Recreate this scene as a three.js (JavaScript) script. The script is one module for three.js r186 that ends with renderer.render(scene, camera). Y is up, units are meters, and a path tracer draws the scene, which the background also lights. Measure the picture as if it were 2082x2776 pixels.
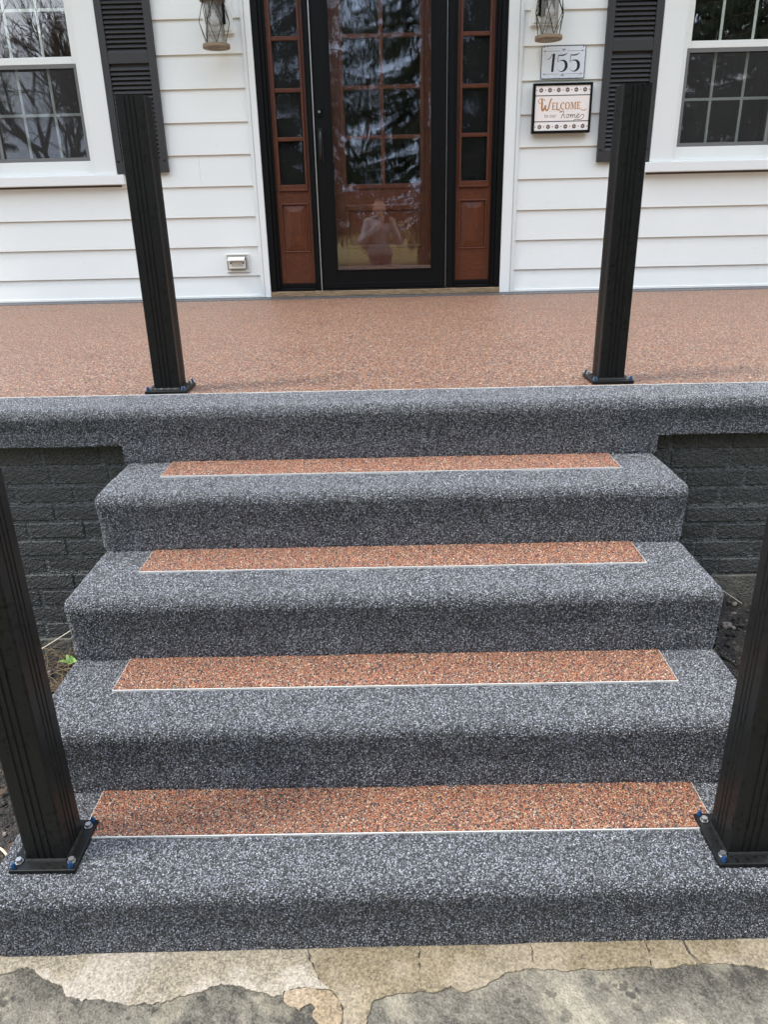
import * as THREE from 'three';
import { RoundedBoxGeometry } from 'three/addons/geometries/RoundedBoxGeometry.js';
import { mergeGeometries, mergeVertices } from 'three/addons/utils/BufferGeometryUtils.js';
import { MarchingCubes } from 'three/addons/objects/MarchingCubes.js';

// ---------------------------------------------------------------- camera, sky, sun, exposure
const P = 0.925;                       // height of the porch floor above the walk
const scene = new THREE.Scene();
const camera = new THREE.PerspectiveCamera(2 * Math.atan(1388 / 2006.39) * 180 / Math.PI, 769 / 1024, 0.02, 400);
camera.position.set(0, P + 0.5655, 0);
camera.rotation.order = 'YXZ';
camera.rotation.set(-0.3802, 0.0101, -0.023);

const renderer = new THREE.WebGLRenderer({ antialias: true });
renderer.setSize(769, 1024);
renderer.toneMapping = THREE.LinearToneMapping;
renderer.toneMappingExposure = 0.90;
renderer.shadowMap.enabled = true;
renderer.shadowMap.type = THREE.PCFSoftShadowMap;

function rng(seed) { let s = seed >>> 0; return () => { s = (s + 0x6D2B79F5) | 0; let t = Math.imul(s ^ (s >>> 15), 1 | s); t = (t + Math.imul(t ^ (t >>> 7), 61 | t)) ^ t; return ((t ^ (t >>> 14)) >>> 0) / 4294967296; }; }
// tileable value noise on [0,1)^2
function tileNoise(seed) {
  const R = rng(seed), N = 256, tab = new Float32Array(N * N); for (let i = 0; i < N * N; i++) tab[i] = R();
  const at = (i, j, f) => tab[(((j % f) + f) % f) * N + (((i % f) + f) % f)];
  const one = (u, v, f) => { const x = u * f, y = v * f, i = Math.floor(x), j = Math.floor(y); let a = x - i, b = y - j; a = a * a * (3 - 2 * a); b = b * b * (3 - 2 * b);
    return (at(i, j, f) * (1 - a) + at(i + 1, j, f) * a) * (1 - b) + (at(i, j + 1, f) * (1 - a) + at(i + 1, j + 1, f) * a) * b; };
  const fbm = (u, v, f, o = 4) => { let s = 0, w = 0, k = 1; for (let n = 0; n < o && f <= 256; n++) { s += k * one(u, v, f); w += k; k *= 0.55; f *= 2; } return s / w; };
  return { one, fbm };
}
const NZ = tileNoise(11);
const n2 = (x, y, f = 16) => NZ.one(((x / f) % 1 + 1) % 1, ((y / f) % 1 + 1) % 1, f) * 2 - 1;     // noise with cells of 1 unit

{ // thin bright overcast with breaks of pale blue
  const W = 1024, H = 512, d = new Float32Array(W * H * 4), C = tileNoise(5);
  for (let j = 0; j < H; j++) for (let i = 0; i < W; i++) {
    const el = (j + 0.5) / H * Math.PI - Math.PI / 2, s = Math.max(0, Math.sin(el));
    let c = C.fbm(i / W, j / H * 0.5 + 0.2, 8, 5); c = THREE.MathUtils.smoothstep(c, 0.40, 0.62);
    const b = 1.75 + 1.75 * s;
    const blue = [0.50 * b, 0.66 * b, 0.95 * b], white = [1.10 * b, 1.12 * b, 1.14 * b], k = (j * W + i) * 4, m = 0.12 + 0.82 * c;
    for (let q = 0; q < 3; q++) d[k + q] = blue[q] * (1 - m) + white[q] * m;
    d[k + 3] = 1;
  }
  const t = new THREE.DataTexture(d, W, H, THREE.RGBAFormat, THREE.FloatType);
  t.mapping = THREE.EquirectangularReflectionMapping; t.magFilter = THREE.LinearFilter; t.minFilter = THREE.LinearFilter; t.needsUpdate = true;
  scene.background = t; scene.environment = t;
}
const sun = new THREE.DirectionalLight(new THREE.Color(1, 0.94, 0.85), 4.5);
sun.position.set(-9, 14, -0.8); sun.target.position.set(0, 0.5, -3);
sun.castShadow = true; sun.shadow.radius = 20; sun.shadow.mapSize.set(2048, 2048);
Object.assign(sun.shadow.camera, { left: -8, right: 8, top: 8, bottom: -8, near: 1, far: 60 });
scene.add(sun, sun.target);

// ---------------------------------------------------------------- helpers
const V3 = (x, y, z) => new THREE.Vector3(x, y, z);
const names = new Map(), origin = new WeakMap();
function numbered(n) { const k = names.get(n) || 0; names.set(n, k + 1); return k ? n + '_' + String(k).padStart(3, '0') : n; }
function tag(o, label, category, group, kind) { o.userData.label = label; o.userData.category = category; if (group) o.userData.group = group; if (kind) o.userData.kind = kind; return o; }
function thing(name, label, category, at = [0, 0, 0], group, kind) {
  const o = new THREE.Group(); o.name = numbered(name); o.position.set(...at); scene.add(o); origin.set(o, V3(...at)); return tag(o, label, category, group, kind);
}
function part(parent, name, geo, mat, at) {            // geometry in world coordinates, rebased to its thing; at: shared geometry placed there instead
  const o = new THREE.Mesh(geo, mat); o.name = name; o.castShadow = o.receiveShadow = true;
  const p = origin.get(parent);
  if (at) { o.position.set(...at).sub(p); origin.set(o, V3(...at)); } else { geo.translate(-p.x, -p.y, -p.z); origin.set(o, p.clone()); }
  parent.add(o); return o;
}
function single(name, geo, mat, label, category, group, kind) {
  const o = new THREE.Mesh(geo, mat); o.name = numbered(name); o.castShadow = o.receiveShadow = true; scene.add(o); origin.set(o, V3(0, 0, 0)); return tag(o, label, category, group, kind);
}
function structure(name, geo, mat) { const o = new THREE.Mesh(geo, mat); o.name = name; o.castShadow = o.receiveShadow = true; o.userData.kind = 'structure'; scene.add(o); origin.set(o, V3(0, 0, 0)); return o; }
function uvBox(g, s = 1, turn = false) {               // uv in metres by the way each face points
  if (g.index) g = g.toNonIndexed();
  const p = g.attributes.position, uv = new Float32Array(p.count * 2), a = V3(), b = V3(), c = V3(), n = V3();
  for (let i = 0; i < p.count; i += 3) {
    a.fromBufferAttribute(p, i); b.fromBufferAttribute(p, i + 1); c.fromBufferAttribute(p, i + 2);
    n.subVectors(b, a).cross(c.clone().sub(a)); const x = Math.abs(n.x), y = Math.abs(n.y), z = Math.abs(n.z);
    [a, b, c].forEach((q, k) => { let u, v; if (x > y && x > z) { u = q.z; v = q.y; } else if (y > z) { u = q.x; v = q.z; } else { u = q.x; v = q.y; } if (turn) [u, v] = [v, u]; uv[(i + k) * 2] = u * s; uv[(i + k) * 2 + 1] = v * s; });
  }
  g.setAttribute('uv', new THREE.BufferAttribute(uv, 2)); return g;
}
function bx(x0, x1, y0, y1, z0, z1, r = 0, turn = false) {   // y is measured from the porch floor
  const w = x1 - x0, h = y1 - y0, d = z1 - z0;
  const g = r ? new RoundedBoxGeometry(w, h, d, 2, Math.min(r, w / 2.01, h / 2.01, d / 2.01)) : new THREE.BoxGeometry(w, h, d);
  g.translate((x0 + x1) / 2, (y0 + y1) / 2 + P, (z0 + z1) / 2); return uvBox(g, 1, turn);
}
const merge = (l) => mergeGeometries(l.map(g => { g = g.index ? g.toNonIndexed() : g; for (const k of Object.keys(g.attributes)) if (!['position', 'normal', 'uv'].includes(k)) g.deleteAttribute(k); if (!g.attributes.uv) g.setAttribute('uv', new THREE.BufferAttribute(new Float32Array(g.attributes.position.count * 2), 2)); return g; }));
function tube(pts, r, seg = 24, rad = 6) { return new THREE.TubeGeometry(new THREE.CatmullRomCurve3(pts.map(p => V3(...p))), seg, r, rad); }
function rod(a, b, r0, r1 = r0, n = 6) { const A = V3(...a), B = V3(...b), g = new THREE.CylinderGeometry(r1, r0, A.distanceTo(B), n, 1); g.applyQuaternion(new THREE.Quaternion().setFromUnitVectors(V3(0, 1, 0), B.clone().sub(A).normalize())); const m = A.add(B).multiplyScalar(0.5); g.translate(m.x, m.y, m.z); return g; }
// a profile of [z, y] points swept along x; ends rounded by r where asked
function sweep(profile, x0, x1, { step = 0.03, r = 0, capL = true, capR = true, rough = 0 } = {}) {
  const xs = [], n = Math.max(2, Math.ceil((x1 - x0 - 2 * r) / step));
  if (r) for (let k = 0; k < 5; k++) xs.push([x0 + r * (1 - Math.cos(k / 5 * Math.PI / 2)), r * (1 - Math.sin(k / 5 * Math.PI / 2))]);
  for (let k = 0; k <= n; k++) xs.push([x0 + r + (x1 - x0 - 2 * r) * k / n, 0]);
  if (r) for (let k = 4; k >= 0; k--) xs.push([x1 - r * (1 - Math.cos(k / 5 * Math.PI / 2)), r * (1 - Math.sin(k / 5 * Math.PI / 2))]);
  const m = profile.length, pos = [], uv = [], idx = [], nor = profile.map((p, i) => { const a = profile[Math.max(0, i - 1)], b = profile[Math.min(m - 1, i + 1)], dz = b[0] - a[0], dy = b[1] - a[1], l = Math.hypot(dz, dy) || 1; return [-dy / l, dz / l]; });
  const sgn = 1; let arc = [0]; for (let i = 1; i < m; i++) arc.push(arc[i - 1] + Math.hypot(profile[i][0] - profile[i - 1][0], profile[i][1] - profile[i - 1][1]));
  const put = (x, ins) => { for (let i = 0; i < m; i++) { const q = rough * (n2(x * 9 + 3, arc[i] * 9 + profile[0][1] * 31) + 0.5 * n2(x * 27, arc[i] * 27 + 7)) - ins; pos.push(x, profile[i][1] + nor[i][1] * q * sgn + P, profile[i][0] + nor[i][0] * q * sgn); uv.push(x, -arc[i]); } };
  xs.forEach(([x, ins]) => put(x, ins));
  for (let j = 0; j < xs.length - 1; j++) for (let i = 0; i < m - 1; i++) { const a = j * m + i, b = a + 1, c = a + m, d = c + 1; idx.push(a, b, c, b, d, c); }
  const g = new THREE.BufferGeometry(); g.setAttribute('position', new THREE.Float32BufferAttribute(pos, 3)); g.setAttribute('uv', new THREE.Float32BufferAttribute(uv, 2)); g.setIndex(idx); g.computeVertexNormals();
  const list = [g.toNonIndexed()];
  const cap = (j, left) => { const c = [], q = []; for (let i = 0; i < m; i++) { const k = (j * m + i) * 3; c.push(V3(pos[k], pos[k + 1], pos[k + 2])); q.push(new THREE.Vector2(pos[k + 2], pos[k + 1])); }
    const p = [], u = []; for (const t of THREE.ShapeUtils.triangulateShape(q, [])) for (const i of t) { p.push(c[i].x, c[i].y, c[i].z); u.push(c[i].z, c[i].y); }
    const h = new THREE.BufferGeometry(); h.setAttribute('position', new THREE.Float32BufferAttribute(p, 3)); h.setAttribute('uv', new THREE.Float32BufferAttribute(u, 2)); const nn = []; for (let i = 0; i < p.length / 3; i++) nn.push(left ? -1 : 1, 0, 0); h.setAttribute('normal', new THREE.Float32BufferAttribute(nn, 3)); list.push(h); };
  if (capL) cap(0, true); if (capR) cap(xs.length - 1, false);
  return mergeGeometries(list);
}
function plan(points, y0, y1) {                         // outline of [x, z] on the ground, from y0 to y1 above the walk
  const s = new THREE.Shape(points.map(p => new THREE.Vector2(p[0], -p[1])));
  const g = new THREE.ExtrudeGeometry(s, { depth: y1 - y0, bevelEnabled: false }); g.rotateX(-Math.PI / 2); g.translate(0, y0, 0); return uvBox(g);
}
// ---------------------------------------------------------------- textures and materials
function tex(data, w, h, srgb, repeat) { const t = new THREE.DataTexture(data, w, h, THREE.RGBAFormat, THREE.UnsignedByteType); t.wrapS = t.wrapT = THREE.RepeatWrapping; t.magFilter = THREE.LinearFilter; t.minFilter = THREE.LinearMipmapLinearFilter; if (srgb) t.colorSpace = THREE.SRGBColorSpace; if (repeat) t.repeat.set(...(Array.isArray(repeat) ? repeat : [repeat, repeat])); t.needsUpdate = true; return t; }
const enc = (x) => { x = Math.min(1, Math.max(0, x)); return 255 * (x <= 0.0031308 ? 12.92 * x : 1.055 * Math.pow(x, 1 / 2.4) - 0.055); };
function paint(w, h, fn, repeat) { const d = new Uint8Array(w * h * 4); for (let j = 0; j < h; j++) for (let i = 0; i < w; i++) { const c = fn(i / w, j / h, i, j), k = (j * w + i) * 4; d[k] = enc(c[0]); d[k + 1] = enc(c[1]); d[k + 2] = enc(c[2]); d[k + 3] = 255; } return tex(d, w, h, true, repeat); }
function relief(w, h, fn, repeat) { const d = new Uint8Array(w * h * 4); for (let j = 0; j < h; j++) for (let i = 0; i < w; i++) { const c = 255 * Math.min(1, Math.max(0, fn(i / w, j / h))), k = (j * w + i) * 4; d[k] = d[k + 1] = d[k + 2] = c; d[k + 3] = 255; } return tex(d, w, h, false, repeat); }
const std = (o) => new THREE.MeshStandardMaterial(o), phy = (o) => new THREE.MeshPhysicalMaterial(o);
const rgb = (r, g, b) => new THREE.Color().setRGB(r, g, b);

// rounded stone chips set in clear resin: each chip has a tone of its own and a domed top
const M = {};
{
  const S = 2048, N = 210, R = rng(77), px = new Float32Array(N * N), py = new Float32Array(N * N), tone = new Float32Array(N * N), hue = new Float32Array(N * N), hgt = new Float32Array(N * N);
  for (let i = 0; i < N * N; i++) { px[i] = 0.08 + 0.84 * R(); py[i] = 0.08 + 0.84 * R(); tone[i] = R(); hue[i] = R(); hgt[i] = 0.55 + 0.45 * R(); }
  const grey = new Uint8Array(S * S * 4), warm = new Uint8Array(S * S * 4), bump = new Uint8Array(S * S * 4);
  const gp = [], wp = [];
  for (let i = 0; i < N * N; i++) {
    const t = tone[i], h = hue[i];
    let l = 0.022 + 0.20 * Math.pow(t, 2.2);
    gp.push([l * (0.95 + 0.08 * h), l * (0.985 + 0.03 * h), l * (1.10 - 0.10 * h)].map(enc));
    const k = (0.50 + 0.95 * t) * 0.55;
    wp.push((h < 0.34 ? [0.45 * k, 0.18 * k, 0.092 * k] : h < 0.54 ? [0.55 * k, 0.335 * k, 0.185 * k] : h < 0.68 ? [0.24 * k, 0.085 * k, 0.06 * k] : h < 0.84 ? [0.03 * k, 0.03 * k, 0.033 * k] : h < 0.94 ? [0.78 * k, 0.60 * k, 0.46 * k] : [0.20 * k, 0.18 * k, 0.17 * k]).map(enc));
  }
  for (let j = 0; j < S; j++) { const y = j / S * N, cj = Math.floor(y);
    for (let i = 0; i < S; i++) { const x = i / S * N, ci = Math.floor(x); let d1 = 9, d2 = 9, id = 0;
      for (let b = -1; b <= 1; b++) for (let a = -1; a <= 1; a++) { const q = ((cj + b + N) % N) * N + ((ci + a + N) % N), dx = ci + a + px[q] - x, dy = cj + b + py[q] - y, d = dx * dx + dy * dy; if (d < d1) { d2 = d1; d1 = d; id = q; } else if (d < d2) d2 = d; }
      const e = Math.sqrt(d2) - Math.sqrt(d1), dome = Math.sqrt(Math.min(1, e / 0.55)) * hgt[id], k = (j * S + i) * 4;
      for (let c = 0; c < 3; c++) { grey[k + c] = gp[id][c]; warm[k + c] = wp[id][c]; bump[k + c] = 255 * dome; } grey[k + 3] = warm[k + 3] = bump[k + 3] = 255; } }
  const rep = 1 / 0.86, b = tex(bump, S, S, false, rep);
  M.grey = std({ map: tex(grey, S, S, true, rep), bumpMap: b, bumpScale: 0.0022, roughness: 0.42 });
  M.warm = std({ map: tex(warm, S, S, true, rep), bumpMap: b, bumpScale: 0.0022, roughness: 0.42 });
  { const m2 = M.warm.map.clone(), b2 = b.clone(); m2.repeat.set(1 / 0.97, 1 / 0.97); b2.repeat.set(1 / 0.97, 1 / 0.97); m2.needsUpdate = b2.needsUpdate = true; M.deck = std({ map: m2, bumpMap: b2, bumpScale: 0.003, roughness: 0.45 }); }
}
{ const A = tileNoise(21);
  const t = paint(1024, 1024, (u, v) => { const s = A.fbm(u, v, 6, 5), f = A.one(u, v, 256), st = A.fbm(u, v * 0.999, 24, 3); let k = 0.835 + 0.03 * (s - 0.5) + 0.012 * (f - 0.5); const dirt = THREE.MathUtils.smoothstep(st, 0.80, 0.88) * 0.04; k -= dirt; return [k * 0.985, k * (1.0 - 0.03 * dirt), k * (0.955 - 0.2 * dirt)]; }, 1 / 1.7);
  M.siding = std({ map: t, roughness: 0.5, bumpMap: relief(512, 512, (u, v) => A.fbm(u, v * 0.999, 8, 4), 1 / 0.9), bumpScale: 0.0012 });
  M.trim = std({ color: rgb(0.82, 0.83, 0.805), roughness: 0.38 });
  M.vinyl = std({ color: rgb(0.82, 0.83, 0.795), roughness: 0.28 });
  M.cream = std({ color: rgb(0.76, 0.74, 0.66), roughness: 0.45 });
}
M.black = phy({ color: rgb(0.004, 0.004, 0.0042), roughness: 0.45, specularIntensity: 0.35 });
M.shutter = std({ color: rgb(0.032, 0.031, 0.032), roughness: 0.52, bumpMap: relief(256, 256, (() => { const A = tileNoise(4); return (u, v) => A.fbm(u, v, 64, 3); })(), 1 / 0.2), bumpScale: 0.0004 });
M.silver = std({ color: rgb(0.62, 0.62, 0.60), roughness: 0.3, metalness: 0.9 });
M.steel = std({ color: rgb(0.42, 0.41, 0.40), roughness: 0.4, metalness: 0.95 });
M.bluehead = std({ color: rgb(0.012, 0.062, 0.16), roughness: 0.35, metalness: 0.3 });
{ const A = tileNoise(31);
  const powder = paint(512, 512, (u, v) => { const a = A.fbm(u, v, 5, 5), s = THREE.MathUtils.smoothstep(A.fbm(u, v, 50, 2), 0.68, 0.76), dust = THREE.MathUtils.smoothstep(A.fbm((u * 2) % 1, v, 70, 2), 0.66, 0.80), k = 0.008 + 0.004 * a + 0.003 * dust; return [k * (1 - 0.6 * s), k * (1.03 - 0.6 * s), k * (1.02 - 0.6 * s)]; }, 1 / 0.5);
  M.post = phy({ map: powder, roughness: 0.40, specularIntensity: 0.4, bumpMap: relief(256, 256, (u, v) => A.fbm(u, v, 64, 2), 1 / 0.1), bumpScale: 0.00015 });
  const paintedBrick = (k) => std({ map: paint(512, 512, (u, v) => { const s = A.fbm(u + k * 0.13, v, 12, 5), q = k * (0.85 + 0.3 * s); return [q * 0.98, q, q * 1.0]; }, 1 / 0.4), roughness: 0.5, bumpMap: brickRelief, bumpScale: 0.009 });
  const brickRelief = relief(1024, 1024, (u, v) => 0.55 * A.fbm(u, v, 40, 4) + 0.45 * Math.pow(A.fbm(u, v, 110, 2), 2), 1 / 0.5);
  M.brick = [0.048, 0.053, 0.058].map(paintedBrick);
  M.mortar = std({ color: rgb(0.098, 0.102, 0.100), roughness: 0.5, bumpMap: brickRelief, bumpScale: 0.02 });
  M.footing = std({ map: paint(512, 512, (u, v) => { const s = A.fbm(u, v, 10, 6), f = A.one(u, v, 200); const k = 0.06 + 0.12 * s * s + 0.03 * f; return [k * 1.05, k, k * 0.84]; }, 1 / 0.5), roughness: 0.9, bumpMap: brickRelief, bumpScale: 0.009 });
}
{ const A = tileNoise(41);
  const grain = (base, dark, rx, ry) => paint(512, 1024, (u, v) => { const w = 0.02 * A.fbm(u, v, 4, 2), g = A.fbm(u + w, v * 0.5 + 0.1, 8, 2) * 0.5 + 0.5 * A.one(u * 1 + w, (v * 16 % 1), 128) * 0.35 + 0.3 * A.one(u + w, v, 64), p = A.one((u * 4) % 1, v, 256), k = Math.min(1, Math.max(0, g + 0.18 * (p - 0.5))); return base.map((b, i) => b * k + dark[i] * (1 - k)); }, [rx, ry]);
  const stretch = (base, dark, rx, ry) => { const B = tileNoise(43); return paint(512, 512, (u, v) => { let s = 0.45 * B.one(u + 0.015 * Math.sin(v * 6.283 + 3 * B.one(u, v, 4)), (v * 0.5) % 1, 64) + 0.35 * B.one(u, (v * 0.25) % 1, 128) + 0.2 * B.fbm(u, v, 6, 3); const pore = B.one(u, (v * 0.125) % 1, 256) > 0.86 ? 0.18 : 0; s = Math.max(0, Math.min(1, s - pore)); return base.map((b, i) => b * s + dark[i] * (1 - s)); }, [rx, ry]); };
  const d = [0.148, 0.041, 0.013], e = [0.048, 0.0105, 0.0035];
  M.woodUp = std({ map: stretch(d, e, 1 / 0.35, 1 / 0.9), roughness: 0.38 });
  M.woodAcross = std({ map: stretch(d, e, 1 / 0.35, 1 / 0.9), roughness: 0.38 });
  M.plank = std({ map: stretch([0.42, 0.29, 0.17], [0.10, 0.065, 0.035], 1 / 0.16, 1 / 0.9), roughness: 0.85, bumpMap: relief(256, 256, (u, v) => A.one(u, (v * 0.25) % 1, 64), [1 / 0.12, 1 / 0.5]), bumpScale: 0.003 });
  M.ringwood = std({ map: stretch([0.36, 0.27, 0.17], [0.14, 0.10, 0.06], 4, 4), roughness: 0.6 });
}
const wave = relief(512, 512, (() => { const A = tileNoise(51); return (u, v) => A.fbm(u, v, 3, 3); })(), [1 / 0.9, 1 / 0.9]);
M.pane = phy({ color: 0xffffff, roughness: 0.0, transmission: 1, thickness: 0, ior: 2.15, bumpMap: wave, bumpScale: 0.0003 });
M.sidePane = phy({ color: 0xffffff, roughness: 0.0, transmission: 1, thickness: 0, ior: 1.55, bumpMap: wave, bumpScale: 0.0008 });
M.stormPane = phy({ color: 0xffffff, roughness: 0.0, transmission: 1, thickness: 0, ior: 1.78, bumpMap: wave, bumpScale: 0.0008 });
M.lampGlass = phy({ color: 0xffffff, roughness: 0.02, transmission: 1, thickness: 0, ior: 1.6 });
M.screen = std({ color: rgb(0.06, 0.06, 0.06), roughness: 0.8, transparent: true, opacity: 0.2 });
M.grille = std({ color: rgb(0.62, 0.70, 0.64), roughness: 0.45 });
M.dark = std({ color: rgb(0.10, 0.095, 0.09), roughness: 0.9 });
M.screenFrame = std({ color: rgb(0.16, 0.16, 0.155), roughness: 0.45 });
M.edging = std({ color: rgb(0.58, 0.58, 0.55), roughness: 0.4 });
M.meshwire = std({ color: rgb(0.30, 0.29, 0.26), roughness: 0.4, metalness: 0.6 });
M.bulb = std({ color: rgb(0.82, 0.81, 0.78), roughness: 0.35 });

// ---------------------------------------------------------------- ground, walk, beds
const PATCH = { // outlines on the walk, [x, z]
  pale: [[-1.3, -1.2], [-1.3, -1.09], [-0.865, -1.1], [-0.841, -1.112], [-0.809, -1.123], [-0.79, -1.117], [-0.772, -1.102], [-0.755, -1.093], [-0.734, -1.086], [-0.718, -1.081], [-0.706, -1.064], [-0.697, -1.056], [-0.669, -1.052], [-0.658, -1.045], [-0.653, -1.052], [-0.604, -1.043], [-0.574, -1.039], [-0.56, -1.035], [-0.536, -1.039], [-0.494, -1.04], [-0.473, -1.046], [-0.453, -1.054], [-0.415, -1.062], [-0.389, -1.075], [-0.377, -1.08], [-0.37, -1.076], [-0.337, -1.075], [-0.316, -1.067], [-0.295, -1.06], [-0.275, -1.056], [-0.258, -1.05], [-0.2435, -1.053], [-0.2425, -1.0625], [-0.2, -1.0705], [-0.149, -1.0645], [-0.145, -1.063], [-0.170, -1.085], [-0.181, -1.106], [-0.193, -1.126], [-0.2, -1.148], [-0.2, -1.2]],
  peach: [[-0.24, -1.061], [-0.199, -1.069], [-0.15, -1.063], [-0.133, -1.049], [-0.122, -1.033], [-0.1175, -1.007], [-0.123, -0.989], [-0.128, -0.971], [-0.153, -0.977], [-0.162, -0.991], [-0.179, -1.011], [-0.174, -1.024], [-0.184, -1.035], [-0.206, -1.021], [-0.227, -1.028], [-0.241, -1.042]],
  tan: [
    [[-0.1991, -1.2], [-0.1991, -1.148], [-0.1921, -1.126], [-0.1801, -1.106], [-0.1691, -1.085], [-0.144, -1.063], [-0.13, -1.049], [-0.1205, -1.033], [-0.116, -1.011], [-0.115, -0.989], [-0.114, -0.93], [-0.075, -0.92], [-0.07, -0.989], [-0.067, -1.007], [-0.055, -1.039], [-0.02, -1.05], [0.012, -1.054], [0.0429, -1.059], [0.0417, -1.105], [0.0442, -1.15], [0.0442, -1.2]],
    [[0.0448, -1.2], [0.0448, -1.15], [0.0423, -1.105], [0.0435, -1.059], [0.061, -1.055], [0.077, -1.055], [0.107, -1.069], [0.135, -1.054], [0.181, -1.068], [0.217, -1.09], [0.248, -1.1], [0.2833, -1.105], [0.2912, -1.146], [0.2912, -1.2]],
    [[0.2918, -1.2], [0.2918, -1.146], [0.2839, -1.105], [0.317, -1.103], [0.358, -1.097], [0.382, -1.101], [0.431, -1.099], [0.466, -1.104], [0.516, -1.105], [0.5386, -1.103], [0.541, -1.128], [0.543, -1.159], [0.543, -1.2]],
    [[0.5437, -1.2], [0.5437, -1.159], [0.5417, -1.128], [0.5393, -1.103], [0.55, -1.101], [0.598, -1.106], [0.632, -1.108], [0.6365, -1.116], [0.6265, -1.134], [0.6255, -1.163], [0.6255, -1.2]],
    [[0.6295, -1.2], [0.6295, -1.163], [0.6315, -1.134], [0.6425, -1.116], [0.642, -1.1085], [0.677, -1.111], [0.712, -1.11], [0.759, -1.103], [0.777, -1.094], [0.804, -1.082], [1.3, -1.03], [1.3, -1.2]],
  ],
};
{ const A = tileNoise(61);
  M.lawn = std({ map: paint(1024, 1024, (u, v) => { const a = A.fbm(u, v, 8, 6), f = A.one(u, v, 256); return [0.09 + 0.10 * a + 0.03 * f, 0.10 + 0.05 * a + 0.03 * f, 0.028 + 0.012 * a]; }, 1 / 5), roughness: 0.95 });
  const g = new THREE.PlaneGeometry(320, 320, 4, 4); g.rotateX(-Math.PI / 2); g.translate(0, -0.16, 0); structure('ground', uvBox(g), M.lawn);
  // old cement: pitted, lichen-grey, with dark spots
  const pit = (u, v) => 0.6 * A.fbm(u, v, 10, 6) + 0.4 * A.one(u, v, 200);
  const SP = 1024, spots = new Float32Array(SP * SP), Rs = rng(615); const dab = (cx, cy, r, k) => { for (let y = Math.floor(cy - r * 1.5); y <= cy + r * 1.5; y++) for (let x = Math.floor(cx - r * 1.5); x <= cx + r * 1.5; x++) { const d = Math.hypot(x - cx, (y - cy)) / r * (1 + 0.55 * n2(x / (2 + r * 0.35), y / (2 + r * 0.35) + cx)), q = ((y % SP + SP) % SP) * SP + ((x % SP + SP) % SP); spots[q] = Math.max(spots[q], k * (1 - THREE.MathUtils.smoothstep(d, 0.6, 1.05))); } };
  for (let c = 0; c < 60; c++) { const cx = Rs() * SP, cy = Rs() * SP, sp = 30 + 70 * Rs(), n = 4 + 22 * Rs(); for (let i = 0; i < n; i++) dab(cx + sp * (Rs() + Rs() - 1), cy + sp * (Rs() + Rs() - 1), 1.5 + 9 * Math.pow(Rs(), 3), 0.35 + 0.4 * Rs()); }
  const spotAt = (u, v) => spots[Math.min(SP - 1, v * SP | 0) * SP + Math.min(SP - 1, u * SP | 0)], fr = (x) => x - Math.floor(x);
  M.oldCement = std({ map: paint(2048, 2048, (u0, v0) => { const sp = spotAt(u0, v0), wu = 0.05 * (A.fbm(u0, v0, 6, 3) - 0.5), wv = 0.05 * (A.fbm(u0 + 0.5, v0 + 0.3, 6, 3) - 0.5), u = fr(u0 + wu + 0.012 * (A.fbm(u0, v0, 40, 2) - 0.5)), v = fr(v0 + wv + 0.012 * (A.fbm(u0 + 0.4, v0, 40, 2) - 0.5)); const a = A.fbm(u, v, 7, 6), b = A.fbm(fr(u + 0.37), fr(v + 0.11), 16, 5), f = A.one(u0, v0, 256), pale = THREE.MathUtils.smoothstep(b, 0.52, 0.70), st = A.fbm(fr(u + v), fr((v - u) * 2), 30, 3);
    let k = 0.106 + 0.24 * (a - 0.45) + 0.06 * (f - 0.5) + 0.08 * (A.one(fr(u0 * 2), fr(v0 * 2), 256) - 0.5) + 0.065 * pale + 0.11 * (st - 0.5); k = Math.max(0.04, k) * (1 - 0.85 * sp); return [k * (1.06 + 0.06 * pale), k * (0.955 + 0.04 * pale), k * (0.745 - 0.01 * pale)]; }, 1 / 1.3), roughness: 0.88, bumpMap: relief(1024, 1024, pit, 1 / 0.6), bumpScale: 0.006 });
  const sandy = (c, o) => std({ map: paint(1024, 1024, (u, v) => { const a = A.fbm(u + o, v, 9, 5), f = A.one(u, v + o, 256), h = A.fbm(u, v + o, 90, 2), pock = THREE.MathUtils.smoothstep(A.one(u + 0.31, v + o, 200), 0.80, 0.95), big = THREE.MathUtils.smoothstep(A.fbm(u + 0.3, v + o, 5, 4), 0.45, 0.65); const k = (0.84 + 0.30 * (a - 0.5) + 0.35 * (f - 0.5) + 0.50 * (A.one(u, v + o, 128) - 0.5) - 0.22 * big) * (1 - 0.42 * pock); return [c[0] * k, c[1] * k * (1 - 0.02 * big), c[2] * k * (1 - 0.12 * big)]; }, 1 / 0.55), roughness: 0.9, bumpMap: relief(1024, 1024, (u, v) => 0.5 * A.one(u, v, 180) + 0.5 * A.fbm(u, v, 70, 2), 1 / 0.4), bumpScale: 0.0015 });
  M.tan = sandy([0.31, 0.255, 0.178], 0.1); M.pale = sandy([0.40, 0.35, 0.285], 0.5); M.peach = sandy([0.39, 0.30, 0.205], 0.8);
  const walk = structure('walkway', bx(-1.75, 1.75, -P - 0.15, -P - 0.008, -1.5, 9, 0.01), M.oldCement);
  // skim coat of cement patches on the walk, cracked into pieces
  const Rr = rng(808), rough = (pts) => { for (let it = 0; it < 3; it++) { const o = []; pts.forEach((p, i) => { const q = pts[(i + 1) % pts.length], l = Math.hypot(q[0] - p[0], q[1] - p[1]); o.push(p); if (l > 0.004) { const a = Math.min(0.16 * l, 0.0032) * (Rr() + Rr() - 1) * 1.4; o.push([(p[0] + q[0]) / 2 - (q[1] - p[1]) / l * a, (p[1] + q[1]) / 2 + (q[0] - p[0]) / l * a]); } }); pts = o; } return pts; };
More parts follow.
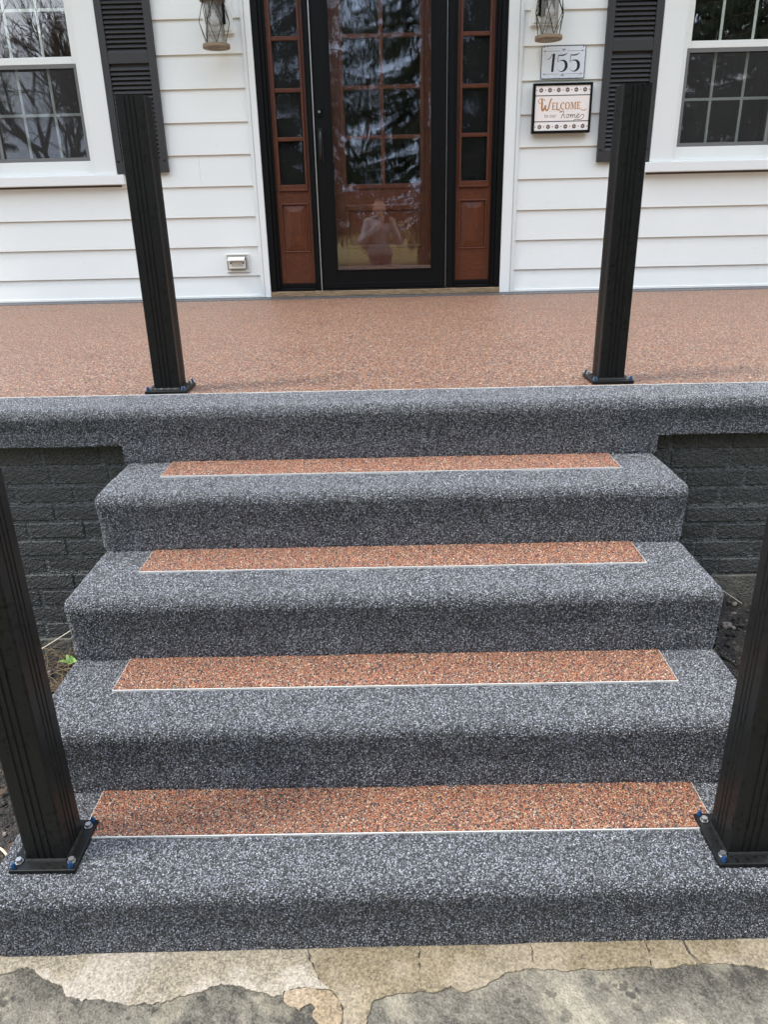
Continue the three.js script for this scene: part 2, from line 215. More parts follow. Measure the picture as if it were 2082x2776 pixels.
  const layer = (name, pts, h, m) => { const sh = new THREE.Shape(rough(pts).map(p => new THREE.Vector2(p[0], -p[1]))), g = new THREE.ExtrudeGeometry(sh, { depth: h + 0.0095, bevelEnabled: true, bevelThickness: 0.0012, bevelSize: 0.0012, bevelOffset: -0.0012, bevelSegments: 2 }); g.rotateX(-Math.PI / 2); g.translate(0, -0.0107, 0); return part(walk, name, uvBox(g), m); };
    layer('cement_patch', PATCH.pale, -0.0040, M.pale);
    layer('cement_patch', PATCH.peach, -0.0046, M.peach);
    PATCH.tan.forEach((p, i) => layer('cement_patch', p, -0.0035 - 0.0003 * i, M.tan));
}

// planting beds of dark soil either side of the steps: higher on the side of the house number
{ const A = tileNoise(71);
  M.soil = std({ map: paint(1024, 1024, (u, v) => { const a = A.fbm(u, v, 12, 6), f = A.one(u, v, 256), chip = THREE.MathUtils.smoothstep(A.fbm(u, v, 70, 3), 0.62, 0.72); const k = 0.012 + 0.032 * a * a + 0.02 * f * f; return [k * 1.15 + 0.05 * chip, k + 0.036 * chip, k * 0.88 + 0.024 * chip]; }, 1 / 0.6), roughness: 0.95, bumpMap: relief(1024, 1024, (u, v) => 0.5 * A.fbm(u, v, 16, 5) + 0.5 * A.fbm(u, v, 90, 2), 1 / 0.5), bumpScale: 0.03 });
  const bed = (name, x0, x1, hgt) => { const nx = 60, nz = 70, z0 = -2.5, z1 = -1.15, p = [], u = [], ix = [];
    for (let j = 0; j <= nz; j++) for (let i = 0; i <= nx; i++) { const x = x0 + (x1 - x0) * i / nx, z = z0 + (z1 - z0) * j / nz, e = Math.min(1, (z1 - z) / 0.05); p.push(x, hgt(z) * e - 0.10 * (1 - e) + 0.014 * n2(x * 14, z * 14) + 0.010 * n2(x * 37 + 5, z * 37) + 0.005 * n2(x * 80, z * 80 + 3), z); u.push(x, z); }
    for (let j = 0; j < nz; j++) for (let i = 0; i < nx; i++) { const a = j * (nx + 1) + i, b = a + 1, c = a + nx + 1, d = c + 1; ix.push(a, c, b, b, c, d); }
    const g = new THREE.BufferGeometry(); g.setAttribute('position', new THREE.Float32BufferAttribute(p, 3)); g.setAttribute('uv', new THREE.Float32BufferAttribute(u, 2)); g.setIndex(ix); g.computeVertexNormals(); return structure(name, g, M.soil); };
  const S = THREE.MathUtils.smoothstep;
  bed('soil_bed', -3.2, -0.86, (z) => -0.03 + 0.03 * S(z, -2.2, -1.4));
  bed('soil_bed_001', 0.86, 3.2, (z) => 0.155 - 0.16 * S(z, -2.35, -1.15));
}

// ---------------------------------------------------------------- steps and porch
const RISE = [0.1868, 0.1841, 0.1874, 0.1898, 0.1768], TREAD = [0.3049, 0.3073, 0.2995, 0.2878];
const YT = { 5: 0 }, ZR = { 5: -2.3588 };
RISE.forEach((r, i) => { YT[4 - i] = YT[5 - i] - r; }); TREAD.forEach((t, i) => { ZR[4 - i] = ZR[5 - i] + t; });
const HALF = 0.887;
function nosing(zBack, zFront, yTop, yBottom, over = 0.010, r = 0.029) {
  const p = [], zn = zFront + over, n = Math.max(2, Math.ceil((zn - r - zBack) / 0.03));
  for (let i = 0; i <= n; i++) p.push([zBack + (zn - r - zBack) * i / n, yTop]);
  for (let i = 1; i <= 6; i++) { const a = i / 6 * Math.PI / 2; p.push([zn - r + r * Math.sin(a), yTop - r + r * Math.cos(a)]); }
  const m = 8; for (let i = 1; i <= m; i++) { const t = i / m; p.push([zn - over * Math.min(1, t * 2.2), yTop - r + (yBottom - yTop + r) * t]); }
  return p;
}
// loose chips bedded in the resin, one small stone each
const chipGeo = (() => { const g = new THREE.IcosahedronGeometry(1, 1), p = g.attributes.position; for (let i = 0; i < p.count; i++) { const v = V3().fromBufferAttribute(p, i), q = 1 + 0.16 * n2(v.x * 1.3 + 4, v.y * 1.3 + v.z * 2); p.setXYZ(i, v.x * q, v.y * q, v.z * q); } g.deleteAttribute('uv'); g.deleteAttribute('normal'); const m = mergeVertices(g); m.computeVertexNormals(); return m; })();
M.chip = std({ color: 0xffffff, roughness: 0.36 });
const greyTone = (R) => { const t = R(), h = R(), l = 0.024 + 0.31 * Math.pow(t, 2.5) + (R() < 0.012 ? 0.2 : 0); return rgb(l * (0.925 + 0.08 * h), l * (0.975 + 0.035 * h), l * (1.13 - 0.11 * h)); };
const warmTone = (R) => { const h = R(), k = 0.75 + 0.6 * R(), c = h < 0.36 ? [0.42, 0.155, 0.080] : h < 0.54 ? [0.47, 0.275, 0.145] : h < 0.68 ? [0.24, 0.080, 0.055] : h < 0.88 ? [0.036, 0.036, 0.039] : h < 0.94 ? [0.66, 0.50, 0.37] : [0.20, 0.18, 0.17]; return rgb(...c.map(v => v * k * 0.68)); };
function chips(parent, prof, x0, x1, s0, s1, { r = 0, rough = 0.0022, tone = greyTone, keep = null, lift = 0, seed = 1, gap = 0.0035, skew = 0 }) {
  const R = rng(seed), m = prof.length, arc = [0]; for (let i = 1; i < m; i++) arc.push(arc[i - 1] + Math.hypot(prof[i][0] - prof[i - 1][0], prof[i][1] - prof[i - 1][1]));
  const list = [], o = new THREE.Object3D(), base = origin.get(parent);
  for (let s = s0; s < s1; s += gap) for (let x = x0; x < x1; x += gap) {
    const ss = s + gap * 0.85 * (R() - 0.5), xx = Math.min(x1 - 0.0005, Math.max(x0 + 0.0005, x + gap * 0.85 * (R() - 0.5))); let i = 1; while (i < m - 1 && arc[i] < ss) i++;
    const f = Math.min(1, Math.max(0, (ss - arc[i - 1]) / (arc[i] - arc[i - 1]))), z = prof[i - 1][0] + f * (prof[i][0] - prof[i - 1][0]), y = prof[i - 1][1] + f * (prof[i][1] - prof[i - 1][1]);
    if (keep && !keep(xx, z, y)) { R(); continue; }
    const dz = prof[i][0] - prof[i - 1][0], dy = prof[i][1] - prof[i - 1][1], l = Math.hypot(dz, dy) || 1, nz = -dy / l, ny = dz / l, e = Math.min(xx - x0, x1 - xx), ins = r && e < r ? r - Math.sqrt(r * r - (r - e) * (r - e)) : 0;
    const q = rough * (n2(xx * 9 + 3, ss * 9 + prof[0][1] * 31) + 0.5 * n2(xx * 27, ss * 27 + 7)) - ins + lift + 0.0007 * (R() - 0.5), k = 0.0015 + 0.00075 * R();
    o.position.set(xx, y + ny * q + P, z + nz * q - skew * xx).sub(base); o.rotation.set(R() * 6.28, R() * 6.28, R() * 6.28); o.scale.set(k * (0.85 + 0.5 * R()), k * (0.7 + 0.3 * R()), k); o.updateMatrix(); list.push([o.matrix.clone(), tone(R)]);
  }
  const I = new THREE.InstancedMesh(chipGeo, M.chip, list.length); list.forEach(([a, c], i) => { I.setMatrixAt(i, a); I.setColorAt(i, c); }); I.name = 'stone_chips'; I.userData.kind = 'stuff'; I.castShadow = I.receiveShadow = true; parent.add(I); return I;
}
const stairs = thing('staircase', 'front steps coated in grey stone chips with four orange inlays', 'stairs', [0, 0, -1.7]);
const arcLength = (p) => { let l = 0; for (let i = 1; i < p.length - 1; i++) l += Math.hypot(p[i][0] - p[i - 1][0], p[i][1] - p[i - 1][1]); return l; };
for (let k = 4; k >= 1; k--) {
  const half = HALF - 0.0015 * (k - 1), prof = nosing(ZR[k + 1] - 0.035, ZR[k], YT[k], YT[k - 1] - 0.003 - (k === 1 ? 0.01 : 0));
  prof.push([ZR[k + 1] - 0.035, YT[k - 1] - 0.003]);
  const sg = sweep(prof, -half, half, { r: 0.020, rough: 0.0022 });
  if (k === 1) { const p = sg.attributes.position; for (let i = 0; i < p.count; i++) p.setZ(i, p.getZ(i) - 0.012 * p.getX(i)); }   // the lowest step is set a little askew
  const step = part(stairs, 'step', sg, M.grey);
  const z0 = ZR[k + 1] - 0.004, z1 = ZR[k + 1] + 0.147, w = 0.727, y = YT[k];
  part(step, 'inlay', bx(-w, w, y - 0.006, y + 0.0042, z0, z1), M.warm);
  part(step, 'edging', bx(-w - 0.0009, w + 0.0009, y - 0.006, y + 0.0052, z1, z1 + 0.0023), M.edging);
  for (const s of [-1, 1]) part(step, 'edging', bx(s < 0 ? -w - 0.0009 : w, s < 0 ? -w : w + 0.0009, y - 0.006, y + 0.0044, z0, z1), M.edging);
  const flat = [[z0, y + 0.0042], [z1, y + 0.0042]], top = arcLength(prof);
  chips(stairs, prof, -half, half, 0.034, top, { r: 0.020, seed: 500 + k, skew: k === 1 ? 0.012 : 0, keep: (x, z, yy) => !(Math.abs(x) < w + 0.0026 && yy > y - 0.002 && z < z1 + 0.004) });
  chips(stairs, flat, -w + 0.001, w - 0.001, 0, 0.150, { rough: 0, tone: warmTone, seed: 600 + k });
  if (k > 1) part(stairs, 'side_fill', bx(-half + 0.004, half - 0.004, -P - 0.02, YT[k - 1] - 0.006, ZR[k + 1] - 0.03, ZR[k] - 0.034), M.grey);
}
part(stairs, 'side_fill', bx(-HALF + 0.008, HALF - 0.008, -P - 0.02, -0.19, -2.55, ZR[5] - 0.03), M.grey);

const porch = thing('porch', 'raised porch floor of orange stone chips with grey chip border', 'porch', [0, 0, -4]);
{
  const zl = -2.556, lo = -0.127, X = 4.6;
  const side = nosing(zl, ZR[5], 0, lo + 0.006, 0.010, 0.030); side.push([ZR[5] - 0.006, lo], [ZR[5] - 0.05, lo - 0.002], [zl, lo - 0.002]);
  const mid = nosing(zl, ZR[5], 0, YT[4] - 0.003, 0.010, 0.030); mid.push([zl, YT[4] - 0.003]);
  part(porch, 'front_border', merge([sweep(side, -X, -HALF + 0.0005, { rough: 0.0022 }), sweep(mid, -HALF, HALF, { rough: 0.0022 }), sweep(side, HALF - 0.0005, X, { rough: 0.0022 })]), M.grey);
  const sideLen = arcLength(side) - 0.046, midLen = arcLength(mid);
  chips(porch, side, -1.75, -HALF, 0.002, sideLen, { seed: 701 }); chips(porch, mid, -HALF, HALF, 0.002, midLen, { seed: 702 }); chips(porch, side, HALF, 1.75, 0.002, sideLen, { seed: 703 });
  part(porch, 'deck', bx(-X, X, -0.1, -0.0006, -5.76, zl - 0.004), M.deck);
  part(porch, 'edging', bx(-X, X, -0.02, 0.0026, zl - 0.004, zl), M.edging);
  part(porch, 'rear_border', bx(-X, X, -0.1, 0.0022, -5.97, -5.76), M.grey);
}
// painted brick under the porch edge
function brickWall(label, side, joints, uprights, bottom, foot) {
  const w = thing('brick_wall', label, 'wall', [side * 1.9, 0, -2.44], 'brick walls below the porch');
  const x0 = 0.87, x1 = 3.4, zf = -2.412, R = rng(side > 0 ? 91 : 92);
  const lo = (side < 0 ? [-x1, -x0] : [x0, x1]);
  part(w, 'mortar_bed', bx(lo[0], lo[1], bottom - 0.02, -0.128, -2.60, zf - 0.0036), M.mortar);
  part(w, 'footing', bx(lo[0], lo[1], -P - 0.12, bottom - 0.004, -2.60, zf + 0.004, 0.006), M.footing);
  const shared = {};
  for (let c = 0; c < joints.length - 1; c++) {
    const y1 = joints[c] - 0.0055, y0 = joints[c + 1] + 0.0055, pitch = 0.2035;
    let x = uprights[c]; while (x > lo[0] - 0.01) x -= pitch;
    for (; x < lo[1]; x += pitch) {
      const a = Math.max(lo[0], x + 0.0055), b = Math.min(lo[1], x + pitch - 0.0055); if (b - a < 0.03) continue;
      const key = (b - a).toFixed(3) + (y1 - y0).toFixed(3);
      if (!shared[key]) { const g = new RoundedBoxGeometry(b - a, y1 - y0, 0.06, 2, 0.0045); shared[key] = uvBox(g); }
      const m = part(w, 'brick', shared[key], M.brick[Math.floor(R() * 3)], [(a + b) / 2 + 0.002 * (R() - 0.5), (y0 + y1) / 2 + P + 0.002 * (R() - 0.5), zf - 0.03 + 0.005 * (R() - 0.6)]);
      m.rotation.z = 0.012 * (R() - 0.5); m.rotation.y = 0.012 * (R() - 0.5);
    }
  }
}
const jl = [-0.131]; for (let n = 1; n <= 11; n++) jl.push(-0.142 - 0.0674 * n);
brickWall('dark painted brick wall below the porch, above dry grass and a green sprig', -1, jl, [-0.985, -1.17, -1.101, -1.18, -1.085, -1.16, -1.25, -1.158, -1.09, -1.17, -1.1], -0.883);
const jr = [-0.131]; for (let n = 0; n <= 7; n++) jr.push(-0.1955 - 0.0672 * n);
brickWall('dark painted brick wall below the porch, above bare soil with stones', 1, jr, [1.16, 1.159, 1.223, 1.144, 1.238, 1.152, 1.287, 1.177, 1.1], -0.666);

// ---------------------------------------------------------------- railing posts
function postShape(w) {
  const s = new THREE.Shape(), h = w / 2, r = 0.004, g = 0.0032, d = 0.0022, gs = [-0.0145, 0, 0.0145];
  const pts = [];
  for (let f = 0; f < 4; f++) { const c = Math.cos(f * Math.PI / 2), n = Math.sin(f * Math.PI / 2), add = (u, v) => pts.push([u * c - v * n, u * n + v * c]);
    add(-h + r, -h); for (const q of gs) { add(q - g, -h); add(q - g * 0.55, -h + d); add(q + g * 0.55, -h + d); add(q + g, -h); } add(h - r, -h); add(h - r * 0.3, -h + r * 0.3); }
  pts.forEach((p, i) => i ? s.lineTo(...p) : s.moveTo(...p)); s.closePath();
  const q = h - 0.0045, hole = new THREE.Path(); hole.moveTo(-q, -q); hole.lineTo(-q, q); hole.lineTo(q, q); hole.lineTo(q, -q); hole.closePath(); s.holes.push(hole);
  return s;
}
function post(label, cx, cz, yBase, height, lean = 0) {
  const t = thing('railing_post', label, 'post', [cx, yBase + P, cz], 'railing posts on the steps');
  const b = yBase + P, w = 0.0915, pw = 0.146;
  const g = new THREE.ExtrudeGeometry(postShape(w), { depth: height - 0.011, bevelEnabled: false }); g.rotateX(-Math.PI / 2); g.translate(cx, b + 0.011, cz); part(t, 'post', uvBox(g), M.post);
  const plate = new RoundedBoxGeometry(pw, 0.0125, pw, 2, 0.0025); plate.translate(cx, b + 0.00575, cz); const pl = part(t, 'base_plate', uvBox(plate), M.post);
  const q = w / 2, weld = [], R = rng(Math.floor(1000 * (cx + 5) + 77 * (cz + 9)));
  for (let f = 0; f < 4; f++) { const n = 26, p = [], ix = []; for (let i = 0; i <= n; i++) { const u = -q + w * i / n, k = 0.0052 + 0.0003 * Math.sin(i * 0.9) + 0.0003 * (R() - 0.5); p.push(u, 0.0122 + k, q + 0.0002, u, 0.0118 + k * 0.62, q + k * 0.6, u, 0.0122, q + k); } for (let i = 0; i < n; i++) for (let m = 0; m < 2; m++) { const c = i * 3 + m; ix.push(c, c + 1, c + 3, c + 1, c + 4, c + 3); } const g2 = new THREE.BufferGeometry(); g2.setAttribute('position', new THREE.Float32BufferAttribute(p, 3)); g2.setIndex(ix); g2.computeVertexNormals(); g2.rotateY(f * Math.PI / 2); g2.translate(cx, b, cz); weld.push(g2); }
  part(t, 'weld', merge(weld), M.post);
  for (const sx of [-1, 1]) for (const sz of [-1, 1]) {
    const bxp = cx + sx * 0.058, bz = cz + sz * 0.050, hex = new THREE.CylinderGeometry(0.0068, 0.0074, 0.007, 6); hex.translate(0, 0.0185, 0);
    const wash = new THREE.CylinderGeometry(0.0090, 0.0090, 0.002, 16); wash.translate(0, 0.0136, 0); const a = merge([hex, wash]); a.rotateY(R() * 2); a.translate(bxp, b, bz); part(t, 'bolt', a, M.steel);
    const ax = cx + sx * 0.0625 , az = cz + sz * 0.0655, cyl = new THREE.CylinderGeometry(0.0052, 0.0056, 0.008, 6), tip = new THREE.CylinderGeometry(0.0035, 0.0045, 0.006, 8); cyl.translate(ax, b + 0.0165, az); tip.translate(ax, b + 0.023, az); part(t, 'anchor_screw', merge([cyl, tip]), M.bluehead);
  }
  return t;
}
post('black grooved post on the porch edge, in front of the shutter nearest the outlet', -0.785, -2.640, 0, 0.93);
post('black grooved post on the porch edge, in front of the shutter beside the signs', 0.7905, -2.655, 0, 0.93);
post('black grooved post on the bottom step, beside the bed with dry grass', -0.7745, -1.2735, YT[1], 0.893);
post('black grooved post on the bottom step, beside the bare soil with stones', 0.7625, -1.2635, YT[1], 0.893);

// ---------------------------------------------------------------- the house front
const ZW = -5.94, ZS = -5.955;
const house = thing('house', 'white clapboard house front behind the porch', 'house', [0, P, -8]);
const WX = [-2.479, 2.454], WH = 0.374, WY0 = 0.89, WY1 = 2.27, DL = -0.892, DR = 0.868, DT = 2.28;
{
  const z0 = ZS - 0.14, X = 4.6, T = 2.95, wall = [];
  const hole = [[WX[0] - WH, WX[0] + WH, WY0, WY1], [DL, DR, 0.005, DT], [WX[1] - WH, WX[1] + WH, WY0, WY1]];
  let x = -X; for (const [a, b, lo, hi] of hole) { wall.push(bx(x, a, -0.3, T, z0, ZS)); wall.push(bx(a, b, hi, T, z0, ZS)); wall.push(bx(a, b, -0.3, lo, z0, ZS)); x = b; } wall.push(bx(x, X, -0.3, T, z0, ZS));
  part(house, 'wall', merge(wall), M.dark);
  // rooms behind: floor, ceiling, side walls and a back wall with one small window
  const hx = -3.55, hy = 1.02;
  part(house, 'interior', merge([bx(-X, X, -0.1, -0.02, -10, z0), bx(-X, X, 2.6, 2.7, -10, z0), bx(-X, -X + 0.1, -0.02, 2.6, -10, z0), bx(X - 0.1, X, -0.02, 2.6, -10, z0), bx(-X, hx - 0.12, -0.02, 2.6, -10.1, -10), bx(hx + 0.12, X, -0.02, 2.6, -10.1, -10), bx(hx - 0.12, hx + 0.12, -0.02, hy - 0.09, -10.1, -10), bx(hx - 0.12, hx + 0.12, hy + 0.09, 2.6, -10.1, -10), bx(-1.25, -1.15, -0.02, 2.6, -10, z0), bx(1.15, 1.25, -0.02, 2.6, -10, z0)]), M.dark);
  part(house, 'soffit', bx(-X - 0.2, X + 0.2, T - 0.02, T + 0.16, ZS - 0.14, ZW + 0.55, 0.01), M.trim);
  const rf = new THREE.BufferGeometry(), q = X + 0.25, e = ZW + 0.62, h0 = P + T + 0.17, h1 = P + T + 2.0, zm = -8.1, zb = -10.6;
  rf.setAttribute('position', new THREE.Float32BufferAttribute([-q, h0, e, q, h0, e, q, h1, zm, -q, h0, e, q, h1, zm, -q, h1, zm, -q, h1, zm, q, h1, zm, q, h0, zb, -q, h1, zm, q, h0, zb, -q, h0, zb, -q, h0, e, -q, h1, zm, -q, h0, zb, q, h0, e, q, h0, zb, q, h1, zm], 3)); rf.computeVertexNormals(); part(house, 'roof', uvBox(rf), M.shutter);
  // clapboards, one mesh each, broken by windows and door
  const ys = [0.014, 0.165]; for (let k = 0; k < 13; k++) ys.push(0.375 + 0.2098 * k);
  const gaps = [[WX[0] - 0.545, WX[0] + 0.545, 0.80, 2.48], [-0.955, 0.965, -1, 2.44], [WX[1] - 0.545, WX[1] + 0.545, 0.80, 2.48]];
  for (let k = 0; k < ys.length - 1; k++) {
    const lo = ys[k], hi = Math.min(ys[k + 1] + 0.012, T - 0.02); if (hi - lo < 0.05) continue;
    let cuts = [[-X, X]];
    for (const [a, b, l, h] of gaps) if (lo < h - 0.03 && hi > l + 0.03) cuts = cuts.flatMap(([p, q2]) => (b <= p || a >= q2) ? [[p, q2]] : [[p, a], [b, q2]]).filter(c => c[1] - c[0] > 0.02);
    if (k === 2) cuts = cuts.flatMap(([p, q2]) => p < 1.905 && q2 > 1.905 ? [[p, 1.9045], [1.9057, q2]] : [[p, q2]]); if (k === 4) cuts = cuts.flatMap(([p, q2]) => p < -1.35 && q2 > -1.35 ? [[p, -1.3505], [-1.3495, q2]] : [[p, q2]]);
    for (const [a, b] of cuts) { const pr = [[ZS, hi], [ZS + 0.003, hi], [ZS + 0.0185, lo + 0.004], [ZS + 0.019, lo + 0.0015], [ZS + 0.0175, lo], [ZS, lo]];
      const m = part(house, 'siding_board', flatSweep(pr, a, b), M.siding); }
  }
  part(house, 'starter_strip', bx(-X, -0.965, 0.003, 0.020, ZS, ZS + 0.024, 0.002), M.vinyl);
  part(house, 'starter_strip', bx(0.975, X, 0.003, 0.020, ZS, ZS + 0.024, 0.002), M.vinyl);
  // white boards and channels round the doorway
  for (const s of [-1, 1]) { const o = s < 0 ? [-0.932, DL] : [DR, 0.940], c = s < 0 ? [-0.966, -0.932] : [0.940, 0.976];
    part(house, 'door_casing', bx(o[0], o[1], 0.003, DT + 0.11, ZS, ZW + 0.028, 0.003), M.trim);
    part(house, 'corner_channel', merge([bx(c[0], c[1], 0.003, DT + 0.14, ZS, ZW + 0.011, 0.002), bx(s < 0 ? c[0] + 0.008 : c[0] + 0.010, s < 0 ? c[1] - 0.008 : c[1] - 0.010, 0.003, DT + 0.14, ZW, ZW + 0.017, 0.002)]), M.vinyl); }
  part(house, 'door_casing', bx(DL, DR, DT, DT + 0.11, ZS, ZW + 0.028, 0.003), M.trim);
}
function flatSweep(pr, a, b) { // convex prism along x with hard edges
  const p = []; const v = (i, x) => [x, pr[i][1] + P, pr[i][0]]; const n = pr.length;
  for (let i = 0; i < n; i++) { const j = (i + 1) % n; p.push(...v(i, a), ...v(j, a), ...v(i, b), ...v(j, a), ...v(j, b), ...v(i, b)); }
  for (let i = 1; i < n - 1; i++) { p.push(...v(0, a), ...v(i + 1, a), ...v(i, a), ...v(0, b), ...v(i, b), ...v(i + 1, b)); }
  const g = new THREE.BufferGeometry(); g.setAttribute('position', new THREE.Float32BufferAttribute(p, 3)); g.computeVertexNormals(); return uvBox(g);
}
// windows
function windowUnit(cx, label) {
  const t = thing('window', label, 'window', [cx, P + 0.82, ZW], 'double hung windows');
  const X = (u) => cx + u;
  for (const s of [-1, 1]) part(t, 'casing', bx(s < 0 ? X(-0.537) : X(WH), s < 0 ? X(-WH) : X(0.537), 0.888, 2.27, ZS, ZW + 0.032, 0.003), M.trim);
  part(t, 'casing', bx(X(-0.537), X(0.537), 2.27, 2.42, ZS, ZW + 0.034, 0.003), M.trim);
  part(t, 'sill', bx(X(-0.583), X(0.583), 0.820, 0.886, ZS, ZW + 0.058, 0.004), M.trim);
  // stepped vinyl frame
  const fr = []; for (const s of [-1, 1]) { const f = (a, b, z) => fr.push(bx(s < 0 ? X(-b) : X(a), s < 0 ? X(-a) : X(b), 0.905, 2.255, ZS - 0.12, z, 0.002)); f(0.355, 0.374, ZW + 0.016); f(0.343, 0.355, ZW + 0.006); }
  fr.push(bx(X(-0.374), X(0.374), 2.235, 2.27, ZS - 0.12, ZW + 0.016, 0.002), bx(X(-0.374), X(0.374), 0.887, 0.906, ZS - 0.12, ZW + 0.022, 0.002), bx(X(-0.355), X(0.355), 0.906, 0.920, ZS - 0.12, ZW + 0.008, 0.002));
  part(t, 'frame', merge(fr), M.vinyl);
  const sash = (name, y0, y1, zf, bot, top, yb) => {
    const o = part(t, name, merge([bx(X(-0.343), X(-0.315), y0, y1, zf - 0.03, zf, 0.003), bx(X(0.315), X(0.343), y0, y1, zf - 0.03, zf, 0.003), bx(X(-0.315), X(0.315), y0, y0 + bot, zf - 0.03, zf, 0.003), bx(X(-0.315), X(0.315), y1 - top, y1, zf - 0.03, zf, 0.003)]), M.vinyl);
    part(o, 'pane', bx(X(-0.3152), X(0.3152), y0 + bot - 0.001, y1 - top + 0.001, zf - 0.0145, zf - 0.0142), M.pane);
    for (const u of [-0.112, 0.112]) part(o, 'muntin', bx(X(u - 0.009), X(u + 0.009), y0 + bot, y1 - top, zf - 0.024, zf - 0.018), M.grille);
    part(o, 'muntin', bx(X(-0.315), X(0.315), yb - 0.009, yb + 0.009, zf - 0.0235, zf - 0.0185), M.grille);
    return o;
  };
  sash('upper_sash', 1.598, 2.235, ZW - 0.012, 0.045, 0.035, 1.925);
  sash('lower_sash', 0.935, 1.640, ZW - 0.050, 0.060, 0.04, 1.292);
  // half screen in front of the lower sash
  const sc = part(t, 'screen_frame', merge([bx(X(-0.3425), X(0.3425), 0.985, 1.009, ZW - 0.024, ZW - 0.012), bx(X(-0.3425), X(0.3425), 1.573, 1.597, ZW - 0.024, ZW - 0.012), bx(X(-0.3425), X(-0.317), 1.009, 1.573, ZW - 0.024, ZW - 0.012), bx(X(0.317), X(0.3425), 1.009, 1.573, ZW - 0.024, ZW - 0.012)]), M.screenFrame);
  part(sc, 'insect_screen', bx(X(-0.318), X(0.318), 1.008, 1.574, ZW - 0.0185, ZW - 0.0183), M.screen);
  part(t, 'bottom_rail', bx(X(-0.343), X(0.343), 0.921, 0.984, ZW - 0.045, ZW - 0.008, 0.003), M.vinyl);
  for (const s of [-1, 1]) part(t, 'vent_latch', bx(X(s * 0.33 - 0.02), X(s * 0.33 + 0.02), 0.9055, 0.9125, ZW + 0.008, ZW + 0.014, 0.001), M.cream);
}
windowUnit(WX[0], 'white double hung window beside the shutter nearest the outlet');
windowUnit(WX[1], 'white double hung window beside the shutter next to the signs');
// louvred shutters
const slatGeo = uvBox(new RoundedBoxGeometry(0.286, 0.0335, 0.0055, 2, 0.0025));
function shutter(cx, mat, label) {
  const t = thing('shutter', label, 'shutter', [cx, P + 0.895, ZW], 'louvred shutters'), h = 0.189, z0 = ZW + 0.008, z1 = ZW + 0.036, q = 0.139;
  for (const s of [-1, 1]) part(t, 'stile', bx(s < 0 ? cx - h : cx + q, s < 0 ? cx - q : cx + h, 0.895, 2.40, z0, z1, 0.003), mat);
  for (const [a, b] of [[0.895, 0.972], [1.584, 1.652], [2.34, 2.40]]) part(t, 'rail', bx(cx - q, cx + q, a, b, z0, z1 - 0.001, 0.003), mat);
  part(t, 'back_panel', bx(cx - q, cx + q, 0.97, 2.34, z0 + 0.001, z0 + 0.004), mat);
  for (const [a, b] of [[0.972, 1.584], [1.652, 2.34]]) for (let y = a + 0.012; y < b - 0.006; y += 0.0286) { const m = part(t, 'slat', slatGeo, mat, [cx, P + y, ZW + 0.022]); m.rotation.x = -0.62; m.scale.x = 0.97; }
  for (const s of [-1, 1]) { const g = new THREE.SphereGeometry(0.0075, 10, 6); g.scale(1, 1, 0.5); g.translate(cx + s * 0.166, P + 0.972, z1); part(t, 'screw', g, M.black); }
}
shutter(-1.757, M.shutter, 'dark louvred shutter on the wall near the outlet');
shutter(1.725, M.shutter, 'dark louvred shutter on the wall beside the signs');

// ---------------------------------------------------------------- doorway
const woodUp = (...a) => bx(...a), woodAcross = (x0, x1, y0, y1, z0, z1, r) => bx(x0, x1, y0, y1, z0, z1, r, true);
{ // black frame
  const f = thing('door_frame', 'black entry frame holding door and sidelights', 'door frame', [0, P + 0.04, ZW - 0.05]);
  const z0 = ZS - 0.13;
  part(f, 'jamb', merge([bx(DL, -0.848, 0.042, DT, z0, ZW + 0.010, 0.003), bx(-0.848, -0.823, 0.042, DT, z0, ZW - 0.012, 0.003), bx(-0.823, -0.808, 0.042, DT, z0, ZW - 0.030, 0.003)]), M.black);
  part(f, 'jamb', merge([bx(0.826, DR, 0.042, DT, z0, ZW + 0.010, 0.003), bx(0.803, 0.826, 0.042, DT, z0, ZW - 0.012, 0.003), bx(0.788, 0.803, 0.042, DT, z0, ZW - 0.030, 0.003)]), M.black);
  part(f, 'mullion', merge([bx(-0.549, -0.532, 0.042, DT, z0, ZW - 0.028, 0.003), bx(-0.532, -0.512, 0.042, DT, z0, ZW - 0.012, 0.003), bx(-0.512, -0.503, 0.042, DT, z0, ZW - 0.024, 0.002), bx(-0.496, -0.489, 0.042, DT, z0, ZW - 0.016, 0.002)]), M.black);
  part(f, 'weather_strip', bx(-0.503, -0.496, 0.042, DT, z0, ZW - 0.010, 0.002), M.silver);
  part(f, 'mullion', merge([bx(0.455, 0.470, 0.042, DT, z0, ZW - 0.016, 0.002), bx(0.470, 0.505, 0.042, DT, z0, ZW - 0.010, 0.003), bx(0.505, 0.528, 0.042, DT, z0, ZW - 0.026, 0.003)]), M.black);
  part(f, 'weather_strip', bx(0.4525, 0.455, 0.042, DT, z0, ZW - 0.014), M.silver);
  part(f, 'head', bx(-0.808, 0.788, 2.16, DT, z0, ZW - 0.004, 0.003), M.black);
  for (const [a, b] of [[-0.808, -0.549], [0.528, 0.788]]) part(f, 'bottom_rail', merge([bx(a, b, 0.042, 0.062, z0, ZW + 0.002, 0.003), bx(a, b, 0.062, 0.094, z0, ZW - 0.034, 0.003)]), M.black);
  part(f, 'threshold', merge([bx(-0.489, 0.4525, 0.042, 0.051, z0, ZW + 0.012, 0.002)]), M.black);
  const pl = thing('door_sill', 'weathered brown plank under the entry door', 'plank', [0, P, ZW]);
  part(pl, 'plank', bx(DL + 0.001, DR - 0.001, 0.0025, 0.0405, ZS - 0.1, ZW + 0.026, 0.003, true), M.plank);
}
